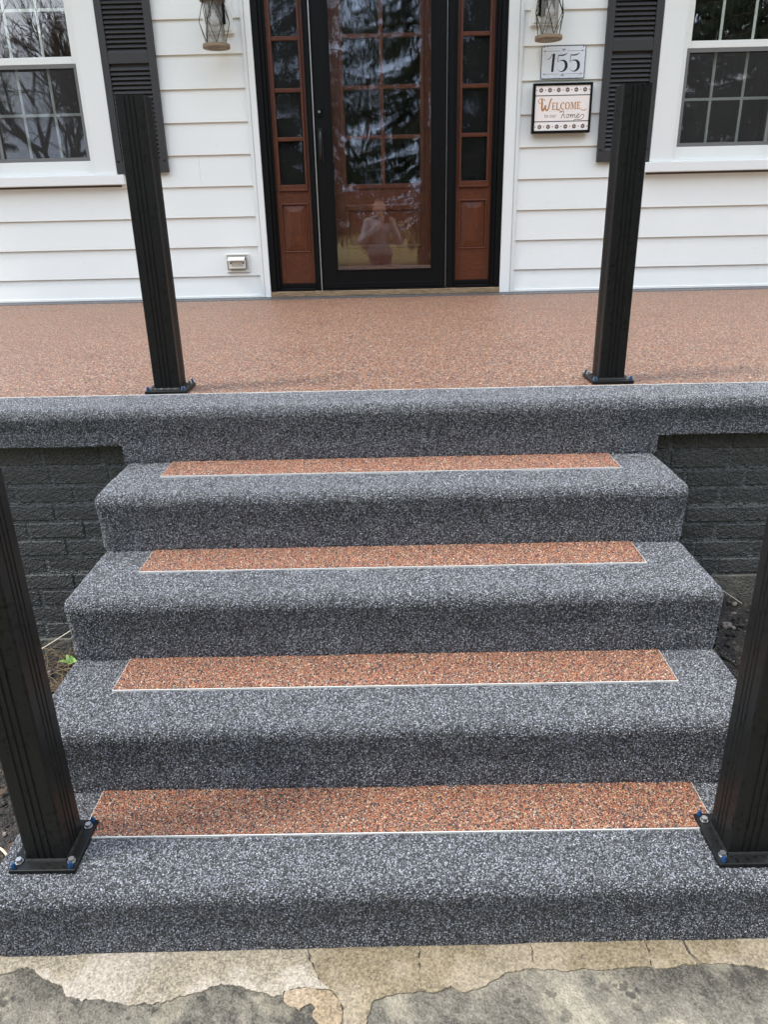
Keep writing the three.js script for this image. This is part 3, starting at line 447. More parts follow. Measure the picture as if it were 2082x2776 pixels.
// sidelights
function raisedPanel(x0, x1, y0, y1, z, b = 0.052) { // bevelled field
  const p = [], q = (a, c, d, e) => p.push(...a, ...c, ...d, ...a, ...d, ...e), Z = z, T = z + 0.010;
  const o = [[x0, y0 + P, Z], [x1, y0 + P, Z], [x1, y1 + P, Z], [x0, y1 + P, Z]], i = [[x0 + b, y0 + b + P, T], [x1 - b, y0 + b + P, T], [x1 - b, y1 - b + P, T], [x0 + b, y1 - b + P, T]];
  for (let k = 0; k < 4; k++) { const n = (k + 1) % 4; q(o[k], o[n], i[n], i[k]); } q(i[0], i[1], i[2], i[3]);
  const g = new THREE.BufferGeometry(); g.setAttribute('position', new THREE.Float32BufferAttribute(p, 3)); g.computeVertexNormals(); return uvBox(g);
}
function sidelight(xa, xb, label) {
  const t = thing('sidelight', label, 'sidelight', [(xa + xb) / 2, P + 0.094, ZW - 0.06], 'sidelights'), z = ZW - 0.045, zb = z - 0.04, ga = xa + 0.036, gb = xb - 0.036;
  for (const [a, b] of [[xa, ga], [gb, xb]]) part(t, 'stile', bx(a, b, 0.095, 2.16, zb, z - 0.006, 0.002), M.woodUp);
  part(t, 'rail', bx(ga, gb, 0.095, 0.322, zb, z - 0.0062, 0.002, true), M.woodAcross);
  part(t, 'rail', bx(ga, gb, 0.667, 0.760, zb, z - 0.0062, 0.002, true), M.woodAcross);
  part(t, 'rail', bx(ga, gb, 2.06, 2.16, zb, z - 0.0062, 0.002, true), M.woodAcross);
  part(t, 'panel_back', bx(ga, gb, 0.322, 0.667, zb, z - 0.018), M.woodUp);
  part(t, 'raised_panel', raisedPanel(ga + 0.004, gb - 0.004, 0.327, 0.662, z - 0.016), M.woodUp);
  const mo = []; for (const [a, b, c, d] of [[ga - 0.012, gb + 0.012, 0.657, 0.669], [ga - 0.012, gb + 0.012, 0.320, 0.332], [ga - 0.012, ga, 0.332, 0.657], [gb, gb + 0.012, 0.332, 0.657]]) mo.push(bx(a, b, c, d, z - 0.012, z, 0.004)); part(t, 'panel_moulding', merge(mo), M.woodUp);
  // glazing bead round four stacked panes
  const be = []; for (const [a, b, c, d] of [[ga - 0.016, ga, 0.757, 2.06], [gb, gb + 0.016, 0.757, 2.06], [ga, gb, 0.757, 0.795]]) { be.push(bx(a, b, c, d, z - 0.01, z + 0.006, 0.003)); } be.push(bx(ga - 0.0165, gb + 0.0165, 0.752, 0.764, z - 0.01, z + 0.010, 0.003)); part(t, 'glazing_bead', merge(be), M.woodUp);
  for (const y of [1.726, 1.409, 1.098]) part(t, 'muntin', bx(ga, gb, y - 0.013, y + 0.013, z - 0.016, z + 0.001, 0.003, true), M.woodAcross);
  for (const [a, b] of [[0.795, 1.085], [1.111, 1.396], [1.422, 1.713], [1.739, 2.06]]) part(t, 'pane', bx(ga, gb, a, b, z - 0.0140, z - 0.0137), M.sidePane);
  part(t, 'privacy_film', bx(ga, gb, 0.795, 2.06, z - 0.032, z - 0.030), M.black);
}
sidelight(-0.808, -0.549, 'narrow wooden sidelight on the handle side of the storm door');
sidelight(0.528, 0.788, 'narrow wooden sidelight on the hinge side of the storm door');
{ // wooden entry door behind the storm door
  const t = thing('entry_door', 'brown wooden door with divided glass behind the storm door', 'door', [0, P + 0.053, ZW - 0.13]), z = ZW - 0.115, zb = z - 0.042, L = -0.285, R = 0.268;
  part(t, 'stile', bx(-0.48, L, 0.055, 2.15, zb, z, 0.002), M.woodUp); part(t, 'stile', bx(R, 0.448, 0.055, 2.15, zb, z, 0.002), M.woodUp);
  part(t, 'rail', bx(L, R, 0.055, 0.340, zb, z, 0.002, true), M.woodAcross); part(t, 'rail', bx(L, R, 0.645, 0.775, zb, z, 0.002, true), M.woodAcross); part(t, 'rail', bx(L, R, 2.03, 2.15, zb, z, 0.002, true), M.woodAcross);
  const w = (R - L - 0.03) / 5; for (let i = 0; i < 5; i++) part(t, 'plank', bx(L + 0.015 + w * i + 0.0015, L + 0.015 + w * (i + 1) - 0.0015, 0.362, 0.602, zb, z - 0.007, 0.003), M.woodUp);
  part(t, 'panel_back', bx(L, R, 0.340, 0.645, zb, z - 0.012), M.woodUp);
  const mo = [bx(L - 0.012, R + 0.012, 0.602, 0.652, z - 0.02, z + 0.006, 0.012, true), bx(L - 0.012, R + 0.012, 0.334, 0.362, z - 0.02, z + 0.004, 0.008, true)]; for (const [a, b] of [[L - 0.012, L + 0.013], [R - 0.013, R + 0.012]]) mo.push(bx(a, b, 0.362, 0.602, z - 0.02, z + 0.004, 0.008)); part(t, 'panel_moulding', merge(mo), M.woodUp);
  const be = []; for (const [a, b, c, d] of [[L - 0.03, L, 0.757, 2.06], [R, R + 0.03, 0.757, 2.06], [L, R, 0.757, 0.790], [L, R, 2.03, 2.06]]) be.push(bx(a, b, c, d, z - 0.012, z + 0.009, 0.004)); part(t, 'glazing_bead', merge(be), M.woodUp);
  part(t, 'muntin', bx(-0.022, 0.004, 0.79, 2.03, z - 0.02, z + 0.004, 0.003), M.woodUp);
  const ys = [0.79, 1.104, 1.425, 1.742, 2.03];
  for (const y of ys.slice(1, 4)) part(t, 'muntin', bx(L, R, y - 0.013, y + 0.013, z - 0.02, z + 0.003, 0.003, true), M.woodAcross);
  for (let i = 0; i < 4; i++) for (const [a, b] of [[L, -0.022], [0.004, R]]) part(t, 'pane', bx(a, b, ys[i], ys[i + 1], z - 0.0160, z - 0.0157), M.sidePane);
}
{ // storm door
  const t = thing('storm_door', 'black full glass storm door closed over a wooden door', 'door', [0, P + 0.051, ZW - 0.03]), z = ZW - 0.020, zb = z - 0.03;
  const a0 = -0.4875, a1 = -0.379, b0 = 0.349, b1 = 0.451;
  const fr = part(t, 'frame', merge([bx(a0, a1, 0.053, 2.15, zb, z, 0.003), bx(b0, b1, 0.053, 2.15, zb, z, 0.003), bx(a1, b0, 0.053, 0.181, zb, z - 0.0005, 0.003), bx(a1, b0, 2.06, 2.15, zb, z - 0.0005, 0.003)]), M.black);
  part(fr, 'bottom_sweep', bx(a0 + 0.004, b1 - 0.004, 0.0535, 0.094, z - 0.005, z + 0.006, 0.002), M.black);
  part(fr, 'glass_retainer', merge([bx(a1 - 0.001, a1 + 0.009, 0.181, 2.06, z - 0.02, z + 0.003, 0.002), bx(b0 - 0.009, b0 + 0.001, 0.181, 2.06, z - 0.02, z + 0.003, 0.002), bx(a1 + 0.009, b0 - 0.009, 0.178, 0.190, z - 0.02, z + 0.003, 0.002)]), M.black);
  part(t, 'pane', bx(a1, b0, 0.182, 2.06, z - 0.0140, z - 0.0136), M.stormPane);
  const lock = part(t, 'lock', (() => { const s = new THREE.Shape(); s.absarc(-0.456, 1.277 + P, 0.016, 0, Math.PI); s.absarc(-0.456, 1.252 + P, 0.016, Math.PI, 2 * Math.PI); const g = new THREE.ExtrudeGeometry(s, { depth: 0.012, bevelEnabled: true, bevelSize: 0.002, bevelThickness: 0.002, bevelSegments: 2 }); g.translate(0, 0, z); return g; })(), M.black);
  const cyl = new THREE.CylinderGeometry(0.008, 0.0085, 0.012, 16); cyl.rotateX(Math.PI / 2); cyl.translate(-0.456, 1.264 + P, z + 0.017); part(lock, 'keyhole', cyl, M.steel);
  part(t, 'handle', merge([tube([[-0.455, P + 1.147, z + 0.004], [-0.455, P + 1.138, z + 0.028], [-0.456, P + 1.10, z + 0.042], [-0.457, P + 1.04, z + 0.044], [-0.459, P + 0.985, z + 0.036], [-0.460, P + 0.955, z + 0.018], [-0.460, P + 0.950, z + 0.003]], 0.0085, 40, 10), bx(-0.474, -0.442, 0.940, 1.158, z - 0.001, z + 0.005, 0.003)]), M.handle || (M.handle = std({ color: rgb(0.012, 0.012, 0.012), roughness: 0.2 })));
}
// ---------------------------------------------------------------- lanterns, signs, outlet
function lantern(cx, label) {
  const t = thing('wall_lantern', label, 'lantern', [cx, P + 1.64, ZW + 0.17], 'wall lanterns by the door'), z = ZW + 0.155, y = (v) => v + P;
  part(t, 'mounting_block', merge([bx(cx - 0.1, cx + 0.1, 1.748, 2.06, ZS, ZW + 0.024, 0.004), bx(cx - 0.085, cx + 0.085, 1.763, 2.045, ZS, ZW + 0.034, 0.004)]), M.vinyl);
  part(t, 'back_plate', bx(cx - 0.055, cx + 0.055, 1.80, 2.02, ZW + 0.034, ZW + 0.046, 0.004), M.black);
  part(t, 'arm', merge([rod([cx, y(2.0), ZW + 0.04], [cx, y(2.0), z], 0.009, 0.009, 10), rod([cx, y(2.0), z], [cx, y(1.93), z], 0.012, 0.012, 10)]), M.black);
  const ring = (r0, r1, a, b) => { const g = new THREE.LatheGeometry([[r0, a], [r1, a], [r1 + 0.001, a + 0.003], [r1 + 0.001, b - 0.003], [r1, b], [r0, b], [r0, a]].map(p => new THREE.Vector2(...p)), 40); g.translate(cx, P, z); return g; };
  part(t, 'base_ring', ring(0.058, 0.090, 1.638, 1.660), M.ringwood);
  part(t, 'top_ring', ring(0.012, 0.083, 1.906, 1.930), M.ringwood);
  // faceted cage: six tips at the base, six waist points, six tips at the top
  const low = [], wst = [], top = [], N = 6; for (let i = 0; i < N; i++) { const a = i / N * 2 * Math.PI + 0.26, b = a + Math.PI / N; low.push([cx + 0.070 * Math.sin(a), y(1.660), z + 0.070 * Math.cos(a)]); wst.push([cx + 0.1 * Math.sin(b), y(1.788), z + 0.1 * Math.cos(b)]); top.push([cx + 0.076 * Math.sin(a), y(1.906), z + 0.076 * Math.cos(a)]); }
  for (let i = 0; i < N; i++) { const p = (i + N - 1) % N; for (const q of [low, top]) for (const w of [wst[i], wst[p]]) part(t, 'cage_bar', rod(q[i], w, 0.0021), M.black); }
  // woven wire sleeve
  const wires = []; for (let i = 0; i < 44; i++) { const a = i / 44 * 2 * Math.PI; wires.push(rod([cx + 0.056 * Math.sin(a), y(1.655), z + 0.056 * Math.cos(a)], [cx + 0.056 * Math.sin(a), y(1.91), z + 0.056 * Math.cos(a)], 0.0007, 0.0007, 3)); }
  for (let v = 1.66; v < 1.908; v += 0.0082) { const g = new THREE.TorusGeometry(0.056, 0.0007, 3, 32); g.rotateX(Math.PI / 2); g.translate(cx, y(v), z); wires.push(g); }
  const sl = part(t, 'wire_sleeve', merge(wires), M.meshwire);
  const gl = new THREE.CylinderGeometry(0.050, 0.050, 0.24, 40, 1, true); gl.translate(cx, y(1.785), z); part(t, 'glass_tube', gl, M.lampGlass);
  const bl = new THREE.LatheGeometry([[0.0, 1.762], [0.012, 1.764], [0.024, 1.774], [0.030, 1.792], [0.028, 1.808], [0.018, 1.828], [0.0145, 1.845], [0.0145, 1.862]].map(p => new THREE.Vector2(...p)), 24); bl.translate(cx, P, z); part(t, 'bulb', bl, M.bulb);
  const so = new THREE.CylinderGeometry(0.018, 0.018, 0.05, 20); so.translate(cx, y(1.885), z); part(t, 'socket', so, M.steel);
}
lantern(-1.115, 'caged wall lantern above the outlet, beside the plain clapboards');
lantern(1.118, 'caged wall lantern above the house number sign');

function canvasTex(w, h, fn) { const c = document.createElement('canvas'); c.width = w; c.height = h; fn(c.getContext('2d'), w, h); const t = new THREE.CanvasTexture(c); t.colorSpace = THREE.SRGBColorSpace; t.magFilter = THREE.LinearFilter; return t; }
function faceGeo(x0, x1, y0, y1, z) { const g = new THREE.PlaneGeometry(x1 - x0, y1 - y0); g.translate((x0 + x1) / 2, (y0 + y1) / 2 + P, z); return g; }
{ // 155
  const tx = canvasTex(1024, 672, (c, w, h) => {
    c.fillStyle = '#dfe3e8'; c.fillRect(0, 0, w, h);
    const R = rng(3); c.fillStyle = 'rgba(170,178,186,0.18)'; for (let i = 0; i < 60; i++) { c.beginPath(); c.ellipse(R() * w, R() * h, 10 + 60 * R(), 4 + 14 * R(), R() * 3, 0, 7); c.fill(); }
    c.lineWidth = 16; c.strokeStyle = '#4a4350'; c.beginPath(); c.roundRect(8, 8, w - 16, h - 16, 36); c.stroke();
    c.fillStyle = '#3a333c'; for (let i = 0; i < 90; i++) { const e = R() * 4 | 0, q = R(), d = 8 + 18 * R() * R(), x = e < 2 ? q * w : e === 2 ? d : w - d, y = e === 0 ? d : e === 1 ? h - d : q * h; c.beginPath(); c.ellipse(x, y, 3 + 12 * R(), 2 + 6 * R(), R() * 3, 0, 7); c.fill(); }
    c.fillStyle = '#141414'; for (const x of [62, w - 62]) { c.beginPath(); c.arc(x, 28, 10, 0, 7); c.fill(); }
    c.strokeStyle = '#2b2d30'; c.lineCap = 'round';
    for (const [y, s] of [[110, 1], [h - 100, -1]]) { c.lineWidth = 6; for (const [a, b] of [[60, 430], [590, w - 60]]) { c.beginPath(); c.moveTo(a, y); c.lineTo(b, y); c.stroke(); }
      for (const [x, d] of [[56, 1], [w - 56, -1]]) { c.lineWidth = 7; c.beginPath(); c.moveTo(x + d * 34, y - 18); c.lineTo(x, y); c.lineTo(x + d * 34, y + 18); c.stroke(); }
      c.lineWidth = 6; for (const a of [-1.2, -0.6, 0, 0.6, 1.2]) { c.beginPath(); c.moveTo(512, y + s * 6); c.quadraticCurveTo(512 + 20 * Math.sin(a), y - s * 30, 512 + 56 * Math.sin(a), y - s * 52 * Math.cos(a) - s * 4); c.stroke(); } }
    c.fillStyle = '#17181a'; c.strokeStyle = '#17181a';
    // figure one: hairline flag and a heavy stem
    c.lineWidth = 12; c.beginPath(); c.moveTo(150, 275); c.quadraticCurveTo(210, 262, 252, 170); c.stroke();
    c.lineWidth = 56; c.lineCap = 'round'; c.beginPath(); c.moveTo(288, 185); c.lineTo(270, 505); c.stroke();
    const five = (x) => { c.lineWidth = 13; c.lineCap = 'round'; c.beginPath(); c.moveTo(x, 190); c.lineTo(x - 10, 330); c.stroke();
      c.beginPath(); c.moveTo(x, 182); c.quadraticCurveTo(x + 120, 196, x + 205, 148); c.quadraticCurveTo(x + 150, 232, x, 202); c.closePath(); c.fill();
      c.beginPath(); c.moveTo(x - 12, 335); c.bezierCurveTo(x + 40, 268, x + 215, 255, x + 225, 400); c.bezierCurveTo(x + 232, 545, x + 20, 585, x - 22, 440); c.bezierCurveTo(x + 10, 545, x + 160, 540, x + 158, 410); c.bezierCurveTo(x + 158, 290, x + 50, 290, x - 12, 335); c.fill(); };
    five(395); five(680);
  });
  const t = thing('house_number_sign', 'white metal plate reading 155 between lantern and welcome sign', 'sign', [1.2575, P + 1.43, ZW + 0.014]);
  const s = new THREE.Shape(), x0 = 1.104, x1 = 1.411, y0 = 1.43 + P, y1 = 1.632 + P, r = 0.012; s.moveTo(x0 + r, y0); s.lineTo(x1 - r, y0); s.quadraticCurveTo(x1, y0, x1, y0 + r); s.lineTo(x1, y1 - r); s.quadraticCurveTo(x1, y1, x1 - r, y1); s.lineTo(x0 + r, y1); s.quadraticCurveTo(x0, y1, x0, y1 - r); s.lineTo(x0, y0 + r); s.quadraticCurveTo(x0, y0, x0 + r, y0);
  const pg = new THREE.ExtrudeGeometry(s, { depth: 0.0022, bevelEnabled: false }); pg.translate(0, 0, ZW + 0.006);
  const u = pg.attributes.uv, pp = pg.attributes.position; for (let i = 0; i < u.count; i++) u.setXY(i, (pp.getX(i) - x0) / (x1 - x0), (pp.getY(i) - y0) / (y1 - y0));
  part(t, 'plate', pg, std({ map: tx, roughness: 0.4 }));
  for (const x of [x0 + 0.018, x1 - 0.018]) { const g = new THREE.SphereGeometry(0.0035, 8, 6); g.scale(1, 1, 0.5); g.translate(x, y1 - 0.010, ZW + 0.0082); part(t, 'nail', g, M.black); }
}
{ // welcome picture
  const x0 = 1.053, x1 = 1.466, y0 = 1.088, y1 = 1.400, fz = ZW + 0.056, b = 0.0155;
  const t = thing('welcome_sign', 'black framed picture reading welcome to our home, under the house number', 'sign', [1.26, P + y0, ZW + 0.03]);
  part(t, 'frame', merge([bx(x0, x1, y0, y0 + b, ZW + 0.012, fz, 0.002), bx(x0, x1, y1 - b, y1, ZW + 0.012, fz, 0.002), bx(x0, x0 + b, y0 + b, y1 - b, ZW + 0.012, fz, 0.002), bx(x1 - b, x1, y0 + b, y1 - b, ZW + 0.012, fz, 0.002)]), M.black);
  part(t, 'backing', bx(x0 + b, x1 - b, y0 + b, y1 - b, ZW + 0.012, fz - 0.007), M.black);
  const tx = canvasTex(1280, 944, (c, w, h) => {
    c.fillStyle = '#efe6e0'; c.fillRect(0, 0, w, h);
    const hexa = (x, y, r) => { c.beginPath(); for (let i = 0; i < 6; i++) { const a = i * Math.PI / 3 + Math.PI / 6; c.lineTo(x + r * Math.cos(a), y + r * Math.sin(a)); } c.closePath(); };
    for (const [ya, yb] of [[0, 190], [h - 180, h]]) { c.fillStyle = '#d9cdc4'; c.fillRect(0, ya, w, yb - ya); const r = 14.2, dx = r * 1.78, dy = r * 1.54; let row = 0; for (let y = ya + 10; y < yb; y += dy, row++) for (let x = (row % 2) * dx / 2; x < w + 10; x += dx) { c.fillStyle = '#fbf6f1'; hexa(x, y, r * 0.88); c.fill(); }
      const my = (ya + yb) / 2 + (ya ? 6 : -2); for (let i = 0; i < 6; i++) { const x = 130 + i * 205; c.fillStyle = '#3b302b'; for (let k = 0; k < 6; k++) { const a = k * Math.PI / 3 + Math.PI / 6; hexa(x + 33 * Math.cos(a), my + 33 * Math.sin(a), 19); c.fill(); } c.fillStyle = '#c99a86'; hexa(x, my, 18); c.fill(); c.fillStyle = '#a98c80'; hexa(x + 102, my, 17); c.fill(); if (!i) { hexa(x - 102, my, 17); c.fill(); } } }
    for (const y of [194, h - 206]) { c.fillStyle = '#e9dfd8'; c.fillRect(0, y, w, 24); c.fillStyle = '#2a2523'; for (let x = 2; x < w; x += 27) c.fillRect(x, y, 24, 22); }
    c.fillStyle = '#f3e9e2'; c.fillRect(0, 220, w, h - 206 - 222); c.save(); c.translate(0, -52);
    c.fillStyle = '#b07a3f'; c.strokeStyle = '#b07a3f'; c.lineCap = 'round'; c.lineJoin = 'round';
    // swash W
    c.lineWidth = 15; c.beginPath(); c.arc(118, 372, 40, 1.2, 4.3); c.bezierCurveTo(110, 300, 190, 312, 232, 360); c.stroke();
    c.lineWidth = 40; c.beginPath(); c.moveTo(160, 345); c.bezierCurveTo(175, 420, 150, 500, 178, 560); c.quadraticCurveTo(205, 585, 245, 470); c.stroke();
    c.lineWidth = 32; c.beginPath(); c.moveTo(248, 470); c.bezierCurveTo(246, 520, 262, 590, 300, 560); c.bezierCurveTo(345, 510, 330, 400, 380, 330); c.stroke();
    c.font = 'bold 190px serif'; c.save(); c.translate(395, 560); c.rotate(-0.015); let x = 0; for (const [ch, s] of [['E', 0.86], ['L', 0.92], ['C', 0.98], ['O', 0.98], ['M', 0.92], ['E', 0.86]]) { c.save(); c.translate(x, 0); c.scale(s * 0.92, 1.12); c.fillText(ch, 0, 0); const m = c.measureText(ch).width * s * 0.92; c.restore(); x += m - 4; } c.restore();
    c.lineWidth = 16; c.beginPath(); c.moveTo(520, 556); c.quadraticCurveTo(585, 560, 640, 612); c.stroke(); c.beginPath(); c.moveTo(1090, 556); c.quadraticCurveTo(1160, 600, 1216, 556); c.stroke();
    c.lineWidth = 3; c.strokeStyle = '#b9aaa0'; for (const [p, q] of [[320, 560], [740, 960]]) { c.beginPath(); c.moveTo(p, 592); c.lineTo(q, 592); c.stroke(); }
    c.fillStyle = '#2a2a2c'; c.font = '104px sans-serif'; c.fillText('to our', 232, 715);
    c.strokeStyle = '#2a2a2c'; c.lineWidth = 12; c.beginPath();
    // script "home"
    c.moveTo(590, 612); c.bezierCurveTo(630, 600, 690, 560, 690, 600); c.bezierCurveTo(690, 640, 640, 690, 632, 735); c.bezierCurveTo(650, 670, 700, 640, 705, 672); c.bezierCurveTo(706, 700, 690, 735, 720, 728);
    c.moveTo(800, 660); c.bezierCurveTo(750, 640, 735, 735, 780, 730); c.bezierCurveTo(825, 722, 825, 655, 795, 662); c.quadraticCurveTo(830, 690, 862, 655);
    c.moveTo(862, 655); c.lineTo(850, 730); c.bezierCurveTo(870, 660, 910, 640, 905, 680); c.lineTo(898, 730); c.bezierCurveTo(915, 660, 962, 640, 955, 685); c.bezierCurveTo(945, 740, 975, 735, 1000, 705);
    c.moveTo(1000, 700); c.bezierCurveTo(1060, 690, 1065, 640, 1030, 648); c.bezierCurveTo(990, 660, 985, 740, 1035, 730); c.bezierCurveTo(1080, 720, 1120, 640, 1160, 670); c.bezierCurveTo(1190, 700, 1140, 770, 1060, 772); c.bezierCurveTo(1000, 760, 960, 760, 935, 785); c.stroke(); c.restore();
  });
  part(t, 'print', faceGeo(x0 + b, x1 - b, y0 + b, y1 - b, fz - 0.0066), std({ map: tx, roughness: 0.7 }));
}
{ // covered outlet
  const t = thing('electrical_outlet', 'cream weatherproof outlet box with its cover flap lifted', 'outlet', [-1.128, P + 0.193, ZW]), z = ZW;
  const x0 = -1.215, x1 = -1.041, y0 = 0.193, y1 = 0.323;
  part(t, 'mounting_block', merge([bx(x0, x1, y0, y1, ZS, z + 0.012, 0.003), bx(x0, x1, y0, y0 + 0.009, z, z + 0.020, 0.003), bx(x0, x1, y1 - 0.009, y1, z, z + 0.020, 0.003), bx(x0, x0 + 0.009, y0 + 0.009, y1 - 0.009, z, z + 0.020, 0.003), bx(x1 - 0.009, x1, y0 + 0.009, y1 - 0.009, z, z + 0.020, 0.003)]), M.cream);
  part(t, 'box', bx(-1.195, -1.064, 0.215, 0.303, z + 0.01, z + 0.036, 0.003), M.dark);
  part(t, 'cover_plate', merge([bx(-1.195, -1.170, 0.219, 0.280, z + 0.036, z + 0.042, 0.002), bx(-1.092, -1.066, 0.219, 0.280, z + 0.036, z + 0.042, 0.002), bx(-1.170, -1.092, 0.219, 0.238, z + 0.036, z + 0.042, 0.002)]), M.cream);
  part(t, 'receptacle', bx(-1.168, -1.094, 0.240, 0.278, z + 0.034, z + 0.040, 0.002), M.cream);
  const h = []; for (const x of [-1.158, -1.143, -1.119, -1.104]) for (const y of [0.252, 0.268]) h.push(bx(x - 0.003, x + 0.003, y - 0.0015, y + 0.0015, z + 0.0402, z + 0.041)); for (const x of [-1.181, -1.176, -1.086, -1.080]) h.push(bx(x - 0.0025, x + 0.0025, 0.254, 0.266, z + 0.0422, z + 0.043)); part(t, 'slots', merge(h), M.black);
  const lid = new RoundedBoxGeometry(0.128, 0.052, 0.006, 2, 0.003); lid.rotateX(-1.15); lid.translate(-1.131, P + 0.290, z + 0.058); part(t, 'cover_flap', uvBox(lid), M.vinyl);
}

// ---------------------------------------------------------------- small things in the beds
{ const R = rng(123);
  const stone = (x, y, z, a, b, c, col, label) => { const g = new THREE.IcosahedronGeometry(1, 4), p = g.attributes.position, v = V3(), k = R() * 20; for (let i = 0; i < p.count; i++) { v.fromBufferAttribute(p, i); const q = 1 + 0.14 * n2(v.x * 1.6 + k, v.y * 1.6 + v.z) + 0.05 * n2(v.x * 5 + k, v.z * 5 + v.y * 3); p.setXYZ(i, v.x * q * a, v.y * q * b, v.z * q * c); } let m = mergeVertices((g.deleteAttribute('uv'), g.deleteAttribute('normal'), g)); m.computeVertexNormals(); m.rotateY(R() * 3); m.translate(x, y, z); m = uvBox(m); return single('stone', m, std({ color: col, roughness: 0.85, bumpMap: M.footing.bumpMap, bumpScale: 0.003 }), label, 'stone', 'stones in the beds'); };
  stone(1.165, 0.135, -2.255, 0.026, 0.016, 0.022, rgb(0.17, 0.14, 0.115), 'small tan stone in the bare soil close under the brick wall');
  stone(1.105, 0.095, -2.035, 0.030, 0.028, 0.026, rgb(0.14, 0.113, 0.093), 'largest rounded stone in the bare soil beside the steps');
  stone(1.102, 0.055, -1.86, 0.022, 0.016, 0.020, rgb(0.13, 0.10, 0.085), 'small reddish stone half buried in the bare soil');
  stone(-1.085, 0.0, -2.30, 0.020, 0.016, 0.017, rgb(0.50, 0.38, 0.25), 'round pale stone beside a green sprig under the brick wall');
  // crumbs of soil and bark, uncountable
  const crumb = new THREE.IcosahedronGeometry(1, 0), I = new THREE.InstancedMesh(crumb, std({ color: 0xffffff, roughness: 0.95 }), 5200), o = new THREE.Object3D(), S = THREE.MathUtils.smoothstep; I.name = 'soil_crumbs';
  for (let i = 0; i < 5200; i++) { const rt = i % 2, x = (rt ? 1 : -1) * (0.89 + 0.65 * R()), z = -2.40 + 1.18 * R(), s = 0.0018 + 0.008 * Math.pow(R(), 3); o.position.set(x, (rt ? 0.155 - 0.16 * S(z, -2.35, -1.15) : -0.03 + 0.03 * S(z, -2.2, -1.4)) + 0.010 * n2(x * 14, z * 14) + 0.004, z); o.scale.set(s * (0.6 + R()), s * 0.8, s * (0.6 + R())); o.rotation.set(R() * 6, R() * 6, R() * 6); o.updateMatrix(); I.setMatrixAt(i, o.matrix); const k = R() < 0.1 ? 0.20 : 0.012 + 0.05 * R(); I.setColorAt(i, rgb(k * 1.1, k * 0.95, k * 0.8)); }
  I.castShadow = I.receiveShadow = true; I.userData = { kind: 'stuff', label: 'loose crumbs of dark soil and bark in the beds', category: 'soil' }; scene.add(I);
  // dry grass litter
  const straw = std({ color: rgb(0.19, 0.135, 0.07), roughness: 0.8, side: THREE.DoubleSide }), blades = [];
  for (let i = 0; i < 190; i++) { const x = -0.90 - 0.40 * Math.pow(R(), 1.3), z = -2.38 + 0.62 * R(), a = R() * 6.28, l = 0.03 + 0.09 * R(), y = 0.0 + 0.03 * R(), dx = Math.cos(a) * l, dz = Math.sin(a) * l * 0.7; blades.push(tube([[x - dx, y + 0.0, z - dz], [x + 0.01 * R(), y + 0.022 * R() + 0.008, z], [x + dx, y + 0.016 * R(), z + dz]], 0.0009 + 0.0006 * R(), 8, 4)); }
  const st = single('dry_grass', merge(blades), straw, 'tangled dry grass litter on the soil under the brick wall', 'grass', null, 'stuff');
  const deadLeaf = []; for (let i = 0; i < 90; i++) { const side = i % 12 ? -1 : 1, x = side * (0.905 + 0.4 * R()), z = -2.38 + (side < 0 ? 1.15 : 0.9) * R(), w = 0.005 + 0.009 * R(), g = new THREE.CircleGeometry(w, 7), p = g.attributes.position; for (let q = 0; q < p.count; q++) p.setXYZ(q, p.getX(q) * 1.6, p.getY(q) * (0.7 + 0.5 * R()), 0.35 * w * (R() - 0.3)); g.rotateX(-1.57 + 0.9 * (R() - 0.5)); g.rotateY(R() * 6.28); g.computeVertexNormals(); const S2 = THREE.MathUtils.smoothstep; g.translate(x, (side > 0 ? 0.155 - 0.16 * S2(z, -2.35, -1.15) : -0.03 + 0.03 * S2(z, -2.2, -1.4)) + 0.012 + 0.012 * R(), z); deadLeaf.push(g); }
  single('leaf_litter', merge(deadLeaf), std({ color: rgb(0.065, 0.038, 0.022), roughness: 0.85, side: THREE.DoubleSide }), 'scattered brown dead leaves lying on the soil beds', 'leaf litter', null, 'stuff');
  const stalkM = std({ color: rgb(0.62, 0.54, 0.40), roughness: 0.6 });
  single('dry_stalk', tube([[-1.28, 0.06, -2.30], [-1.19, 0.105, -2.34], [-1.10, 0.152, -2.385]], 0.0022, 12, 5), stalkM, 'straight pale stalk leaning against the concrete footing', 'stalk');
  single('dry_stalk', tube([[1.145, 0.24, -2.395], [1.20, 0.205, -2.38], [1.262, 0.165, -2.36]], 0.0012, 12, 5), stalkM, 'thin dry stalk leaning on the brick wall above the stones', 'stalk');
  single('bent_stalk', tube([[-1.02, -0.02, -1.33], [-0.975, 0.095, -1.345], [-0.945, 0.115, -1.335], [-0.915, 0.10, -1.315], [-0.894, 0.055, -1.295]], 0.0032, 24, 6), std({ color: rgb(0.68, 0.56, 0.38), roughness: 0.5 }), 'pale arched stalk drooping against the bottom step', 'stalk');
  // green sprig and blades
  const leafM = phy({ color: rgb(0.20, 0.34, 0.09), roughness: 0.7, side: THREE.DoubleSide });
  const leaf = (x, y, z, l, w, a, t) => { const p = [], N = 6; for (let i = 0; i < N; i++) { const u = i / N, v = (i + 1) / N, f = (s) => w * Math.sin(Math.PI * Math.pow(s, 0.8)) + 0.0006, q = (s, e) => [e * f(s), 0.35 * l * Math.sin(s * 2), s * l]; const A = q(u, -1), B = q(u, 1), C = q(v, -1), D = q(v, 1); p.push(...A, ...B, ...C, ...B, ...D, ...C); } const g = new THREE.BufferGeometry(); g.setAttribute('position', new THREE.Float32BufferAttribute(p, 3)); g.rotateX(-t); g.rotateY(a); g.translate(x, y, z); g.computeVertexNormals(); return g; };
